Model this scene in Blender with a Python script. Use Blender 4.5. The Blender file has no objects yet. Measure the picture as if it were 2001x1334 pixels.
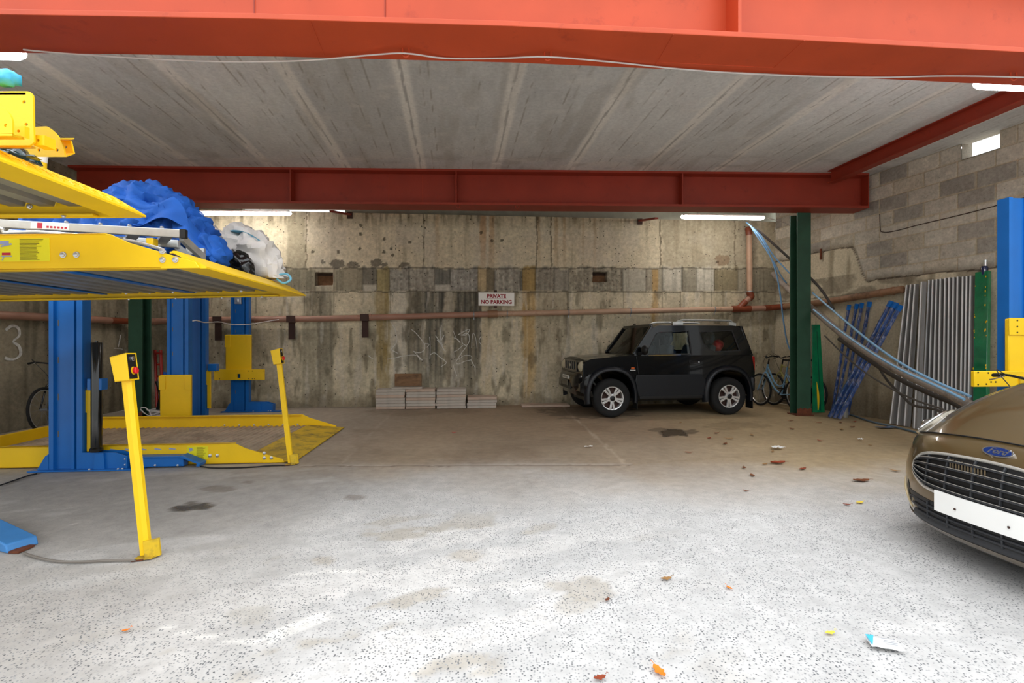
import bpy, bmesh, math, random
import numpy as np
from mathutils import Vector, Matrix, noise
from mathutils.geometry import tessellate_polygon

random.seed(7)
C = bpy.context.scene.collection
F, CX, CY, H = 960.0, 1000.5, 667.0, 1.25      # focal length and centre in photo pixels, eye height
V = Vector
MW = {}

def at(px, py, z):                 # point seen at a photo pixel, z metres into the room
    return V(((px - CX) / F * z, z, H + (CY - py) / F * z))

def fl(px, py, zz=0.0):            # point on the floor (or on a level plane at height zz)
    z = F * (H - zz) / (py - CY)
    return V(((px - CX) / F * z, z, zz))

def on_wall(px, py, A, B, off=0.0):   # point on the upright plane through ground points A, B, moved off towards the room
    d = V(((px - CX) / F, 1.0, (CY - py) / F))
    n = V((B[1] - A[1], -(B[0] - A[0]), 0)).normalized()
    if n.dot(V((0, 5, 0)) - V((A[0], A[1], 0))) < 0: n = -n
    a0 = V((A[0], A[1], 0)) + n * off
    t = (a0 - V((0, 0, H))).dot(n) / d.dot(n)
    return V((0, 0, H)) + d * t

def lin(c):
    c = c / 255.0
    return c / 12.92 if c <= 0.04045 else ((c + 0.055) / 1.055) ** 2.4

def S(r, g, b): return (lin(r), lin(g), lin(b), 1.0)

# ------------------------------------------------------------------ mesh builder
class MB:
    def __init__(self): self.v = []; self.f = []
    def add(self, vs, fs, M=None):
        b = len(self.v)
        for p in vs:
            p = V(p)
            self.v.append(M @ p if M is not None else p)
        for f in fs: self.f.append(tuple(i + b for i in f))
        return self
    def box(self, c, s, M=None):
        x, y, z = s[0] / 2, s[1] / 2, s[2] / 2
        vs = [V(c) + V((i * x, j * y, k * z)) for k in (-1, 1) for j in (-1, 1) for i in (-1, 1)]
        return self.add(vs, [(0, 2, 3, 1), (4, 5, 7, 6), (0, 1, 5, 4), (2, 6, 7, 3), (0, 4, 6, 2), (1, 3, 7, 5)], M)
    def hexa(self, bottom, top):       # 4 bottom points, 4 top points
        return self.add(list(bottom) + list(top), [(0, 3, 2, 1), (4, 5, 6, 7), (0, 1, 5, 4), (1, 2, 6, 5), (2, 3, 7, 6), (3, 0, 4, 7)])
    def seg(self, P, Q, w, h, up=(0, 0, 1)):
        P, Q = V(P), V(Q)
        d = (Q - P).normalized(); up = V(up)
        s = d.cross(up)
        if s.length < 1e-5: s = d.cross(V((1, 0, 0)))
        s.normalize(); u = s.cross(d).normalized()
        a, b = s * w / 2, u * h / 2
        return self.hexa([P - a - b, P + a - b, Q + a - b, Q - a - b], [P - a + b, P + a + b, Q + a + b, Q - a + b])
    def tube(self, pts, r, n=10, closed=False, caps=True):
        pts = [V(p) for p in pts]; m = len(pts)
        rs = r if isinstance(r, (list, tuple)) else [r] * m
        tang = []
        for i in range(m):
            if closed: t = pts[(i + 1) % m] - pts[i - 1]
            else: t = pts[min(i + 1, m - 1)] - pts[max(i - 1, 0)]
            tang.append(t.normalized())
        nrm = tang[0].orthogonal().normalized()
        vs = []
        for i in range(m):
            t = tang[i]
            nrm = (nrm - t * nrm.dot(t))
            if nrm.length < 1e-6: nrm = t.orthogonal()
            nrm.normalize(); bn = t.cross(nrm)
            for k in range(n):
                a = 2 * math.pi * k / n
                vs.append(pts[i] + (nrm * math.cos(a) + bn * math.sin(a)) * rs[i])
        fs = []
        for i in range(m if closed else m - 1):
            j = (i + 1) % m
            for k in range(n):
                l = (k + 1) % n
                fs.append((i * n + k, i * n + l, j * n + l, j * n + k))
        if caps and not closed:
            fs.append(tuple(range(n - 1, -1, -1))); fs.append(tuple((m - 1) * n + k for k in range(n)))
        return self.add(vs, fs)
    def lathe(self, prof, n=32, M=None, closed=False):
        vs = []; m = len(prof)
        for (r, z) in prof:
            for k in range(n):
                a = 2 * math.pi * k / n
                vs.append((r * math.cos(a), r * math.sin(a), z))
        fs = []
        for i in range(m if closed else m - 1):
            j = (i + 1) % m
            for k in range(n):
                l = (k + 1) % n
                fs.append((i * n + k, i * n + l, j * n + l, j * n + k))
        if not closed:
            fs.append(tuple(range(n - 1, -1, -1))); fs.append(tuple((m - 1) * n + k for k in range(n)))
        return self.add(vs, fs, M)
    def prism(self, outer, d0, d1, M=None, holes=()):
        loops = [list(outer)] + [list(h) for h in holes]
        flat = [p for l in loops for p in l]; n = len(flat)
        tri = tessellate_polygon([[V((p[0], p[1], 0)) for p in l] for l in loops])
        vs = [(p[0], p[1], d0) for p in flat] + [(p[0], p[1], d1) for p in flat]
        fs = [tuple(t) for t in tri] + [tuple(i + n for i in reversed(t)) for t in tri]
        b = 0
        for l in loops:
            m = len(l)
            for i in range(m):
                j = (i + 1) % m
                fs.append((b + i, b + j, b + j + n, b + i + n))
            b += m
        return self.add(vs, fs, M)
    def grid(self, fn, nu, nv, flip=False):
        vs = [fn(i / nu, j / nv) for j in range(nv + 1) for i in range(nu + 1)]
        fs = []
        for j in range(nv):
            for i in range(nu):
                a = j * (nu + 1) + i
                q = (a, a + 1, a + nu + 2, a + nu + 1)
                fs.append(q[::-1] if flip else q)
        return self.add(vs, fs)
    def slab(self, fn, nu, nv, t):          # a grid with thickness t (vector added for the back side)
        t = V(t)
        vs = [V(fn(i / nu, j / nv)) for j in range(nv + 1) for i in range(nu + 1)]
        n = len(vs); fs = []
        for j in range(nv):
            for i in range(nu):
                a = j * (nu + 1) + i
                q = (a, a + 1, a + nu + 2, a + nu + 1)
                fs.append(q); fs.append(tuple(k + n for k in q[::-1]))
        rim = [i for i in range(nu + 1)] + [j * (nu + 1) + nu for j in range(1, nv + 1)] + \
              [nv * (nu + 1) + i for i in range(nu - 1, -1, -1)] + [j * (nu + 1) for j in range(nv - 1, 0, -1)]
        for k in range(len(rim)):
            a, b = rim[k], rim[(k + 1) % len(rim)]
            fs.append((a, a + n, b + n, b))
        return self.add(vs + [p + t for p in vs], fs)
    def sphere(self, c, r, n=12, m=8):
        c = V(c); rr = r if isinstance(r, (tuple, list)) else (r, r, r)
        vs = []
        for j in range(1, m):
            th = math.pi * j / m
            for k in range(n):
                a = 2 * math.pi * k / n
                vs.append(c + V((rr[0] * math.sin(th) * math.cos(a), rr[1] * math.sin(th) * math.sin(a), rr[2] * math.cos(th))))
        vs += [c + V((0, 0, rr[2])), c - V((0, 0, rr[2]))]
        t, b = len(vs) - 2, len(vs) - 1; fs = []
        for j in range(m - 2):
            for k in range(n):
                l = (k + 1) % n
                fs.append((j * n + k, (j + 1) * n + k, (j + 1) * n + l, j * n + l))
        for k in range(n):
            l = (k + 1) % n
            fs.append((t, k, l)); fs.append((b, (m - 2) * n + l, (m - 2) * n + k))
        return self.add(vs, fs)
    def build(self, name, mat, parent=None, world=False, bevel=0.0, smooth=35, fixn=True, subsurf=0):
        vs = self.v
        if parent is not None and world:
            inv = MW[parent.name].inverted()
            vs = [inv @ p for p in vs]
        me = bpy.data.meshes.new(name)
        me.from_pydata([tuple(p) for p in vs], [], self.f)
        if fixn:
            bm = bmesh.new(); bm.from_mesh(me)
            bmesh.ops.recalc_face_normals(bm, faces=bm.faces)
            bm.to_mesh(me); bm.free()
        me.materials.append(mat)
        if smooth:
            me.shade_smooth()
            me.set_sharp_from_angle(angle=math.radians(smooth))
        o = bpy.data.objects.new(name, me); C.objects.link(o)
        MW[o.name] = Matrix.Identity(4)
        if parent is not None:
            o.parent = parent; MW[o.name] = MW[parent.name].copy()
        if bevel:
            md = o.modifiers.new('bevel', 'BEVEL'); md.width = bevel; md.segments = 2
            md.limit_method = 'ANGLE'; md.angle_limit = math.radians(40)
        if subsurf:
            md = o.modifiers.new('sub', 'SUBSURF'); md.levels = subsurf; md.render_levels = subsurf
        return o

def tag(o, label, cat, group=None):
    o['label'] = label; o['category'] = cat
    if group: o['group'] = group
    return o

def thing(name, label, cat, loc=(0, 0, 0), rotz=0.0, group=None, M=None):
    o = bpy.data.objects.new(name, None); C.objects.link(o)
    o.empty_display_size = 0.1
    if M is None: M = Matrix.Translation(V(loc)) @ Matrix.Rotation(rotz, 4, 'Z')
    o.matrix_world = M
    MW[o.name] = M.copy()
    return tag(o, label, cat, group)

def struct(o): o['kind'] = 'structure'; return o

def dup(o, M=None, label=None, parent=None):
    kids = [c for c in bpy.data.objects if c.parent is o]
    c = o.copy(); C.objects.link(c)
    if parent is not None: c.parent = parent
    if M is not None: c.matrix_world = M; MW[c.name] = M.copy()
    else: MW[c.name] = MW.get(o.name, Matrix.Identity(4)).copy()
    if label: c['label'] = label
    for k in kids: dup(k, None, None, c)
    return c

def text_into(mb, s, size, M, extrude=0.001, bold=0.0, align='CENTER', shear=0.0):
    cu = bpy.data.curves.new('lettering', 'FONT'); cu.body = s; cu.size = size
    cu.align_x = align; cu.align_y = 'CENTER'; cu.extrude = extrude; cu.offset = bold; cu.shear = shear
    cu.resolution_u = 3
    ob = bpy.data.objects.new('lettering', cu); C.objects.link(ob)
    dg = bpy.context.evaluated_depsgraph_get()
    me = bpy.data.meshes.new_from_object(ob.evaluated_get(dg))
    mb.add([v.co.copy() for v in me.vertices], [tuple(p.vertices) for p in me.polygons], M)
    bpy.data.objects.remove(ob); bpy.data.curves.remove(cu); bpy.data.meshes.remove(me)
    return mb

def basis(o, x, y, z):
    M = Matrix.Identity(4)
    for i in range(3):
        M[i][0] = x[i]; M[i][1] = y[i]; M[i][2] = z[i]; M[i][3] = o[i]
    return M

def smooth_path(pts, n=6):
    pts = [V(p) for p in pts]; out = []
    for i in range(len(pts) - 1):
        p0 = pts[max(i - 1, 0)]; p1 = pts[i]; p2 = pts[i + 1]; p3 = pts[min(i + 2, len(pts) - 1)]
        for k in range(n):
            t = k / n
            out.append(0.5 * ((2 * p1) + (p2 - p0) * t + (2 * p0 - 5 * p1 + 4 * p2 - p3) * t * t + (3 * p1 - p0 - 3 * p2 + p3) * t ** 3))
    out.append(pts[-1]); return out

def blob(elems, res=0.03, wr=0.02, wscale=9.0, seed=0, iso=0.25, floor_z=None, stretch=(1, 1, 1)):
    """lumpy bag: a skin over several balls, wrinkled by ridged noise; returns an MB in world space"""
    mbd = bpy.data.metaballs.new('skin'); mbd.resolution = res; mbd.render_resolution = res; mbd.threshold = iso
    ob = bpy.data.objects.new('skin', mbd); C.objects.link(ob)
    for (c, r) in elems:
        e = mbd.elements.new(); e.co = c; e.radius = r * 1.45; e.stiffness = 2.0
    dg = bpy.context.evaluated_depsgraph_get(); dg.update()
    me = bpy.data.meshes.new_from_object(ob.evaluated_get(dg))
    out = MB(); off = V((seed * 3.1, seed * 1.7, seed * 5.3))
    nv = [v.normal.copy() for v in me.vertices]
    vs = []
    for v, n in zip(me.vertices, nv):
        p = v.co.copy(); q = V((p.x * stretch[0], p.y * stretch[1], p.z * stretch[2])) * wscale + off
        k = q * 0.35; w = V((noise.noise(k), noise.noise(k + V((5.2, 1.3, 2.8))), noise.noise(k + V((9.7, 4.1, 7.7))))) * 1.6
        a = 1 - abs(noise.noise(q + w)) * 2
        b = 1 - abs(noise.noise(q * 2.3 + w * 2)) * 2
        p += n * wr * (a * 1.0 + b * 0.45 - 0.7)
        if floor_z is not None and p.z < floor_z: p.z = floor_z + 0.001 * random.random()
        vs.append(p)
    out.add(vs, [tuple(p.vertices) for p in me.polygons])
    bpy.data.objects.remove(ob); bpy.data.metaballs.remove(mbd); bpy.data.meshes.remove(me)
    return out

# ------------------------------------------------------------------ numpy noise
def _h(ix, iy, s):
    v = np.sin(ix * 127.1 + iy * 311.7 + s * 74.7) * 43758.5453
    return v - np.floor(v)
def vn(x, y, s=0):
    ix, iy = np.floor(x), np.floor(y); fx, fy = x - ix, y - iy
    fx = fx * fx * (3 - 2 * fx); fy = fy * fy * (3 - 2 * fy)
    a, b, c, d = _h(ix, iy, s), _h(ix + 1, iy, s), _h(ix, iy + 1, s), _h(ix + 1, iy + 1, s)
    return (a * (1 - fx) + b * fx) * (1 - fy) + (c * (1 - fx) + d * fx) * fy
def fbm(x, y, s=0, o=4):
    t = np.zeros_like(x); a = 0.5; n = 0
    for i in range(o):
        t += a * vn(x * 2 ** i, y * 2 ** i, s + i); n += a; a *= 0.5
    return t / n
def sst(a, b, x):
    t = np.clip((x - a) / (b - a), 0, 1); return t * t * (3 - 2 * t)
def mixc(col, rgb, m):
    c = np.array(S(*rgb)[:3]); col[:] = col * (1 - m[:, None]) + c[None, :] * m[:, None]
def set_cols(o, cols, name='Col'):
    me = o.data
    at_ = me.color_attributes.new(name, 'FLOAT_COLOR', 'POINT')
    a = np.ones((len(me.vertices), 4), np.float32); a[:, :cols.shape[1]] = cols
    at_.data.foreach_set('color', a.ravel())
def np_grid(name, P, nu, nv, mat):
    """P: (nv+1)*(nu+1) x 3"""
    idx = np.arange((nu + 1) * (nv + 1)).reshape(nv + 1, nu + 1)
    q = np.stack([idx[:-1, :-1], idx[:-1, 1:], idx[1:, 1:], idx[1:, :-1]], -1).reshape(-1, 4)
    return q

# ------------------------------------------------------------------ materials
def nodes_of(name):
    m = bpy.data.materials.new(name); m.use_nodes = True
    nt = m.node_tree
    return m, nt, nt.nodes['Principled BSDF']
def N(nt, t, **kw):
    n = nt.nodes.new(t)
    for k, v in kw.items(): setattr(n, k, v)
    return n
def L(nt, a, b): nt.links.new(a, b)

def pm(name, rgb, rough=0.5, metal=0.0, var=0.10, vscale=5.0, bump=0.0, bscale=60.0, coat=0.0, dirt=None, alpha=1.0, spec=0.5, stretch=(1, 1, 1), trans=0.0, ior=1.45):
    m, nt, b = nodes_of(name)
    tc = N(nt, 'ShaderNodeTexCoord'); mp = N(nt, 'ShaderNodeMapping'); mp.inputs['Scale'].default_value = stretch
    L(nt, tc.outputs['Object'], mp.inputs['Vector'])
    no = N(nt, 'ShaderNodeTexNoise'); no.inputs['Scale'].default_value = vscale; no.inputs['Detail'].default_value = 5
    L(nt, mp.outputs['Vector'], no.inputs['Vector'])
    c = S(*rgb)
    rp = N(nt, 'ShaderNodeValToRGB')
    rp.color_ramp.elements[0].position = 0.3; rp.color_ramp.elements[1].position = 0.7
    rp.color_ramp.elements[0].color = tuple(max(0, x * (1 - var)) for x in c[:3]) + (1,)
    rp.color_ramp.elements[1].color = tuple(min(1, x * (1 + var)) for x in c[:3]) + (1,)
    L(nt, no.outputs['Fac'], rp.inputs['Fac'])
    col = rp.outputs['Color']
    if dirt:
        drgb, amt, ds = dirt
        n2 = N(nt, 'ShaderNodeTexNoise'); n2.inputs['Scale'].default_value = ds; n2.inputs['Detail'].default_value = 8; n2.inputs['Roughness'].default_value = 0.7
        L(nt, mp.outputs['Vector'], n2.inputs['Vector'])
        r2 = N(nt, 'ShaderNodeMapRange'); r2.inputs['From Min'].default_value = 0.62 - 0.3 * amt; r2.inputs['From Max'].default_value = 0.78 - 0.2 * amt
        L(nt, n2.outputs['Fac'], r2.inputs['Value'])
        mx = N(nt, 'ShaderNodeMix', data_type='RGBA')
        L(nt, r2.outputs['Result'], mx.inputs[0]); L(nt, col, mx.inputs[6]); mx.inputs[7].default_value = S(*drgb)
        col = mx.outputs[2]
    L(nt, col, b.inputs['Base Color'])
    b.inputs['Roughness'].default_value = rough; b.inputs['Metallic'].default_value = metal
    b.inputs['Specular IOR Level'].default_value = spec
    b.inputs['Coat Weight'].default_value = coat; b.inputs['Coat Roughness'].default_value = 0.05
    b.inputs['Alpha'].default_value = alpha; b.inputs['Transmission Weight'].default_value = trans; b.inputs['IOR'].default_value = ior
    if bump:
        n3 = N(nt, 'ShaderNodeTexNoise'); n3.inputs['Scale'].default_value = bscale; n3.inputs['Detail'].default_value = 6
        L(nt, mp.outputs['Vector'], n3.inputs['Vector'])
        bp = N(nt, 'ShaderNodeBump'); bp.inputs['Strength'].default_value = bump; bp.inputs['Distance'].default_value = 0.01
        L(nt, n3.outputs['Fac'], bp.inputs['Height']); L(nt, bp.outputs['Normal'], b.inputs['Normal'])
    return m

def emit_mat(name, rgb, strength):
    m, nt, b = nodes_of(name)
    b.inputs['Base Color'].default_value = S(240, 240, 240)
    b.inputs['Emission Color'].default_value = S(*rgb); b.inputs['Emission Strength'].default_value = strength
    return m

def glass_mat(name, tint=(200, 210, 205), clear=0.75, rough=0.02, ior=1.5):
    m, nt, b = nodes_of(name)
    out = nt.nodes['Material Output']
    tr = N(nt, 'ShaderNodeBsdfTransparent'); tr.inputs['Color'].default_value = S(*tint)
    gl = N(nt, 'ShaderNodeBsdfGlossy'); gl.inputs['Roughness'].default_value = rough
    fr = N(nt, 'ShaderNodeFresnel'); fr.inputs['IOR'].default_value = ior
    mx = N(nt, 'ShaderNodeMixShader')
    L(nt, fr.outputs['Fac'], mx.inputs['Fac']); L(nt, tr.outputs['BSDF'], mx.inputs[1]); L(nt, gl.outputs['BSDF'], mx.inputs[2])
    L(nt, mx.outputs['Shader'], out.inputs['Surface'])
    nt.nodes.remove(b)
    return m

def col_mat(name, rough=0.9, nscale=14.0, namt=0.35, pock=0.0, pscale=18.0, bump=0.25, speck=False):
    """painted-per-vertex base (attribute Col) broken up by fine noise, pock marks and bump"""
    m, nt, b = nodes_of(name)
    at_ = N(nt, 'ShaderNodeAttribute'); at_.attribute_name = 'Col'
    tc = N(nt, 'ShaderNodeTexCoord')
    n1 = N(nt, 'ShaderNodeTexNoise'); n1.inputs['Scale'].default_value = nscale; n1.inputs['Detail'].default_value = 9; n1.inputs['Roughness'].default_value = 0.65
    L(nt, tc.outputs['Object'], n1.inputs['Vector'])
    mr = N(nt, 'ShaderNodeMapRange'); mr.inputs['From Min'].default_value = 0.3; mr.inputs['From Max'].default_value = 0.7
    mr.inputs['To Min'].default_value = 1 - namt; mr.inputs['To Max'].default_value = 1 + namt
    L(nt, n1.outputs['Fac'], mr.inputs['Value'])
    mx = N(nt, 'ShaderNodeMix', data_type='RGBA', blend_type='MULTIPLY'); mx.inputs[0].default_value = 1
    L(nt, at_.outputs['Color'], mx.inputs[6]); L(nt, mr.outputs['Result'], mx.inputs[7])
    col = mx.outputs[2]
    hsrc = n1.outputs['Fac']
    if pock:
        vo = N(nt, 'ShaderNodeTexVoronoi'); vo.inputs['Scale'].default_value = pscale
        n2 = N(nt, 'ShaderNodeTexNoise'); n2.inputs['Scale'].default_value = 2.2
        L(nt, tc.outputs['Object'], vo.inputs['Vector']); L(nt, tc.outputs['Object'], n2.inputs['Vector'])
        th = N(nt, 'ShaderNodeMath', operation='MULTIPLY'); th.inputs[1].default_value = 0.30
        L(nt, n2.outputs['Fac'], th.inputs[0])
        lt = N(nt, 'ShaderNodeMath', operation='LESS_THAN'); L(nt, vo.outputs['Distance'], lt.inputs[0]); L(nt, th.outputs[0], lt.inputs[1])
        sc = N(nt, 'ShaderNodeSeparateColor'); L(nt, vo.outputs['Color'], sc.inputs[0])
        l2 = N(nt, 'ShaderNodeMath', operation='LESS_THAN'); L(nt, sc.outputs[0], l2.inputs[0]); l2.inputs[1].default_value = 0.3
        mu = N(nt, 'ShaderNodeMath', operation='MULTIPLY'); L(nt, lt.outputs[0], mu.inputs[0]); L(nt, l2.outputs[0], mu.inputs[1])
        m3 = N(nt, 'ShaderNodeMath', operation='MULTIPLY'); L(nt, mu.outputs[0], m3.inputs[0]); m3.inputs[1].default_value = pock
        mp = N(nt, 'ShaderNodeMix', data_type='RGBA'); L(nt, m3.outputs[0], mp.inputs[0]); L(nt, col, mp.inputs[6]); mp.inputs[7].default_value = S(52, 46, 38)
        col = mp.outputs[2]
    if speck:
        # exposed stones: dark and light chips where the alpha-like second attribute says so
        a2 = N(nt, 'ShaderNodeAttribute'); a2.attribute_name = 'Agg'
        sa = N(nt, 'ShaderNodeSeparateColor'); L(nt, a2.outputs['Color'], sa.inputs[0])
        vo = N(nt, 'ShaderNodeTexVoronoi'); vo.inputs['Scale'].default_value = 88; vo.inputs['Randomness'].default_value = 1
        L(nt, tc.outputs['Object'], vo.inputs['Vector'])
        sc = N(nt, 'ShaderNodeSeparateColor'); L(nt, vo.outputs['Color'], sc.inputs[0])
        n2 = N(nt, 'ShaderNodeTexNoise'); n2.inputs['Scale'].default_value = 5; n2.inputs['Detail'].default_value = 5; L(nt, tc.outputs['Object'], n2.inputs['Vector'])
        # stone: distance below a per-cell size
        r1 = N(nt, 'ShaderNodeMapRange'); r1.inputs['From Min'].default_value = 0.42; r1.inputs['From Max'].default_value = 0.30
        L(nt, vo.outputs['Distance'], r1.inputs['Value'])
        r2 = N(nt, 'ShaderNodeMapRange'); r2.inputs['From Min'].default_value = 0.25; r2.inputs['From Max'].default_value = 0.52; L(nt, n2.outputs['Fac'], r2.inputs['Value'])
        l2 = N(nt, 'ShaderNodeMath', operation='LESS_THAN'); L(nt, sc.outputs[0], l2.inputs[0]); l2.inputs[1].default_value = 0.72
        mu = N(nt, 'ShaderNodeMath', operation='MULTIPLY'); L(nt, r1.outputs[0], mu.inputs[0]); L(nt, l2.outputs[0], mu.inputs[1])
        m2 = N(nt, 'ShaderNodeMath', operation='MULTIPLY'); L(nt, mu.outputs[0], m2.inputs[0]); L(nt, r2.outputs[0], m2.inputs[1])
        m3 = N(nt, 'ShaderNodeMath', operation='MULTIPLY'); L(nt, m2.outputs[0], m3.inputs[0]); L(nt, sa.outputs[0], m3.inputs[1])
        rp = N(nt, 'ShaderNodeValToRGB'); rp.color_ramp.elements[0].color = S(74, 76, 80); rp.color_ramp.elements[1].color = S(160, 160, 160)
        L(nt, sc.outputs[1], rp.inputs['Fac'])
        mp = N(nt, 'ShaderNodeMix', data_type='RGBA'); L(nt, m3.outputs[0], mp.inputs[0]); L(nt, col, mp.inputs[6]); L(nt, rp.outputs['Color'], mp.inputs[7])
        col = mp.outputs[2]
        wet = N(nt, 'ShaderNodeMapRange'); L(nt, sa.outputs[1], wet.inputs['Value']); wet.inputs['To Min'].default_value = rough; wet.inputs['To Max'].default_value = 0.12
        L(nt, wet.outputs[0], b.inputs['Roughness'])
    else:
        b.inputs['Roughness'].default_value = rough
    b.inputs['Specular IOR Level'].default_value = 0.3
    L(nt, col, b.inputs['Base Color'])
    bp = N(nt, 'ShaderNodeBump'); bp.inputs['Strength'].default_value = bump; bp.inputs['Distance'].default_value = 0.02
    L(nt, hsrc, bp.inputs['Height']); L(nt, bp.outputs['Normal'], b.inputs['Normal'])
    return m

M_yel = pm('yellow_paint', (246, 200, 18), 0.42, var=0.06, vscale=3, bump=0.05, bscale=90)
M_yelworn = pm('worn_yellow_paint', (214, 176, 30), 0.6, var=0.15, vscale=4, bump=0.1, dirt=((92, 80, 52), 0.45, 5))
M_blue = pm('blue_paint', (20, 104, 184), 0.38, var=0.08, vscale=3, bump=0.04)
M_red = pm('red_oxide_paint', (190, 72, 36), 0.55, var=0.08, vscale=2.5, bump=0.05, bscale=40, dirt=((160, 54, 26), 0.1, 4))
M_red_shade = pm('red_oxide_paint_in_shade', (150, 52, 32), 0.55, var=0.10, vscale=2.5, bump=0.05, bscale=40, dirt=((116, 40, 26), 0.1, 4))  # the front beam's red oxide, darkened for the shade at the rear
M_green = pm('dark_green_paint', (42, 78, 58), 0.5, var=0.18, vscale=4, bump=0.06)
M_galv = pm('galvanised_steel', (176, 178, 180), 0.38, metal=0.85, var=0.12, vscale=9)
M_galvd = pm('dull_galvanised_sheet', (140, 142, 144), 0.42, metal=0.6, var=0.15, vscale=7)
M_alu = pm('aluminium', (205, 206, 204), 0.32, metal=0.75, var=0.1, vscale=12)
M_chrome = pm('chrome', (225, 226, 228), 0.12, metal=1.0, var=0.02)
M_bolt = pm('zinc_bolt', (205, 205, 208), 0.3, metal=0.8, var=0.05)
M_blk = pm('black_plastic', (18, 18, 19), 0.45, var=0.2)
M_blkgl = pm('black_gloss', (10, 10, 11), 0.15, var=0.1, coat=0.5)
M_rub = pm('tyre_rubber', (22, 22, 22), 0.85, var=0.2, vscale=20, bump=0.1)
M_white = pm('white_plastic', (235, 234, 230), 0.45, var=0.03)
M_pipe = pm('brown_drain_pipe', (164, 122, 102), 0.45, var=0.16, vscale=3, dirt=((122, 84, 64), 0.2, 3))
M_pipe2 = pm('pale_brown_drain_pipe', (184, 150, 124), 0.45, var=0.14, vscale=3, dirt=((132, 96, 74), 0.2, 3))
M_pipeb = pm('weathered_brown_pipe', (150, 112, 84), 0.5, var=0.2, vscale=3, dirt=((90, 70, 52), 0.3, 3))
M_terra = pm('terracotta_fitting', (124, 60, 36), 0.4, var=0.12)
M_brown = pm('dark_brown_iron', (62, 38, 30), 0.7, var=0.2)
M_rust = pm('rust', (104, 56, 34), 0.85, var=0.3, vscale=20, bump=0.2)
M_slab = pm('pale_concrete_slab', (186, 176, 164), 0.85, var=0.12, vscale=6, bump=0.2)
M_slab2 = pm('pink_concrete_slab', (190, 168, 150), 0.85, var=0.12, vscale=6, bump=0.2)
M_wood = pm('weathered_board', (128, 96, 66), 0.75, var=0.3, vscale=3, stretch=(1, 1, 3), dirt=((70, 50, 34), 0.4, 4))
M_cable = pm('white_cable', (205, 200, 196), 0.5, var=0.05)
M_cableg = pm('grey_cable', (120, 112, 104), 0.6, var=0.1)
M_text = pm('maroon_lettering', (150, 24, 34), 0.5, var=0.03)
M_signw = pm('white_sign_face', (240, 236, 228), 0.4, var=0.03)
M_chalk = pm('chalk_white', (206, 204, 196), 0.9, var=0.2, vscale=25)
M_light = emit_mat('fluorescent_diffuser', (255, 250, 244), 20.0)
M_lightc = emit_mat('cool_fluorescent_diffuser', (244, 250, 255), 20.0)
# ================================================================== setting
BL, BR = (-7.06, 9.05), (5.42, 10.10)          # back wall corners on the ground
LA, LB = (-6.80, 3.30), BL                     # left wall
RA, RB = BR, (7.13, 3.40)                      # right wall
CEIL, WTOP = 4.0, 3.71

def wall_grid(name, A, B, z0, z1, step, paint, mat, hole=None, extra=0.2, uv=False):
    A, B = np.array(A), np.array(B); Ln = np.linalg.norm(B - A); d = (B - A) / Ln
    n = np.array([d[1], -d[0]])
    if n.dot(np.array([0, 5.0]) - A) < 0: n = -n
    nu = int(Ln / step); nv = int((z1 - z0) / step)
    a = np.linspace(0, Ln, nu + 1); z = np.linspace(z0, z1, nv + 1)
    ga, gz = np.meshgrid(a, z); ga, gz = ga.ravel(), gz.ravel()
    X = A[0] + d[0] * ga; Y = A[1] + d[1] * ga
    px = CX + F * X / np.maximum(Y, .5); py = CY - F * (gz - H) / np.maximum(Y, .5)
    cols, relief = paint(ga, gz, px, py)
    X = X + n[0] * relief; Y = Y + n[1] * relief
    P = np.stack([X, Y, gz], 1); q = np_grid(name, P, nu, nv, mat)
    if hole:
        ca = ga[q].mean(1); cz = gz[q].mean(1)
        q = q[~((ca > hole[0]) & (ca < hole[1]) & (cz > hole[2]) & (cz < hole[3]))]
    vs = P.tolist(); fs = q.tolist()
    # back skin and, round an opening, its reveals
    b = len(vs)
    def bp(aa, zz, off=-extra): return [A[0] + d[0] * aa + n[0] * off, A[1] + d[1] * aa + n[1] * off, zz]
    if not hole:
        vs += [bp(0, z0), bp(Ln, z0), bp(Ln, z1), bp(0, z1)]; fs.append([b, b + 1, b + 2, b + 3])
        vs += [bp(0, z1, 0), bp(Ln, z1, 0)]; fs.append([b + 3, b + 2, b + 5, b + 4])
    else:
        h0, h1, g0, g1 = hole
        for (a0, a1, c0, c1) in ((0, h0, z0, z1), (h1, Ln, z0, z1), (h0, h1, z0, g0), (h0, h1, g1, z1)):
            if a1 - a0 < 1e-3 or c1 - c0 < 1e-3: continue
            k = len(vs); vs += [bp(a0, c0), bp(a1, c0), bp(a1, c1), bp(a0, c1)]; fs.append([k, k + 1, k + 2, k + 3])
        k = len(vs)
        vs += [bp(h0, g0, 0.0), bp(h1, g0, 0.0), bp(h1, g1, 0.0), bp(h0, g1, 0.0), bp(h0, g0), bp(h1, g0), bp(h1, g1), bp(h0, g1)]
        for i in range(4):
            j = (i + 1) % 4; fs.append([k + i, k + j, k + 4 + j, k + 4 + i])
    me = bpy.data.meshes.new(name); me.from_pydata(vs, [], fs)
    me.materials.append(mat)
    o = bpy.data.objects.new(name, me); C.objects.link(o); MW[o.name] = Matrix.Identity(4)
    allc = np.ones((len(vs), 3)) * np.array(S(150, 142, 128)[:3]); allc[:len(cols)] = cols
    set_cols(o, allc)
    if uv:
        uvl = me.uv_layers.new(name='UVMap')
        allu = np.zeros((len(vs), 2)); allu[:len(ga), 0] = ga; allu[:len(ga), 1] = gz
        li = np.zeros(len(me.loops), np.int32); me.loops.foreach_get('vertex_index', li)
        uvl.data.foreach_set('uv', allu[li].astype(np.float32).ravel())
    return struct(o)

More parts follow.
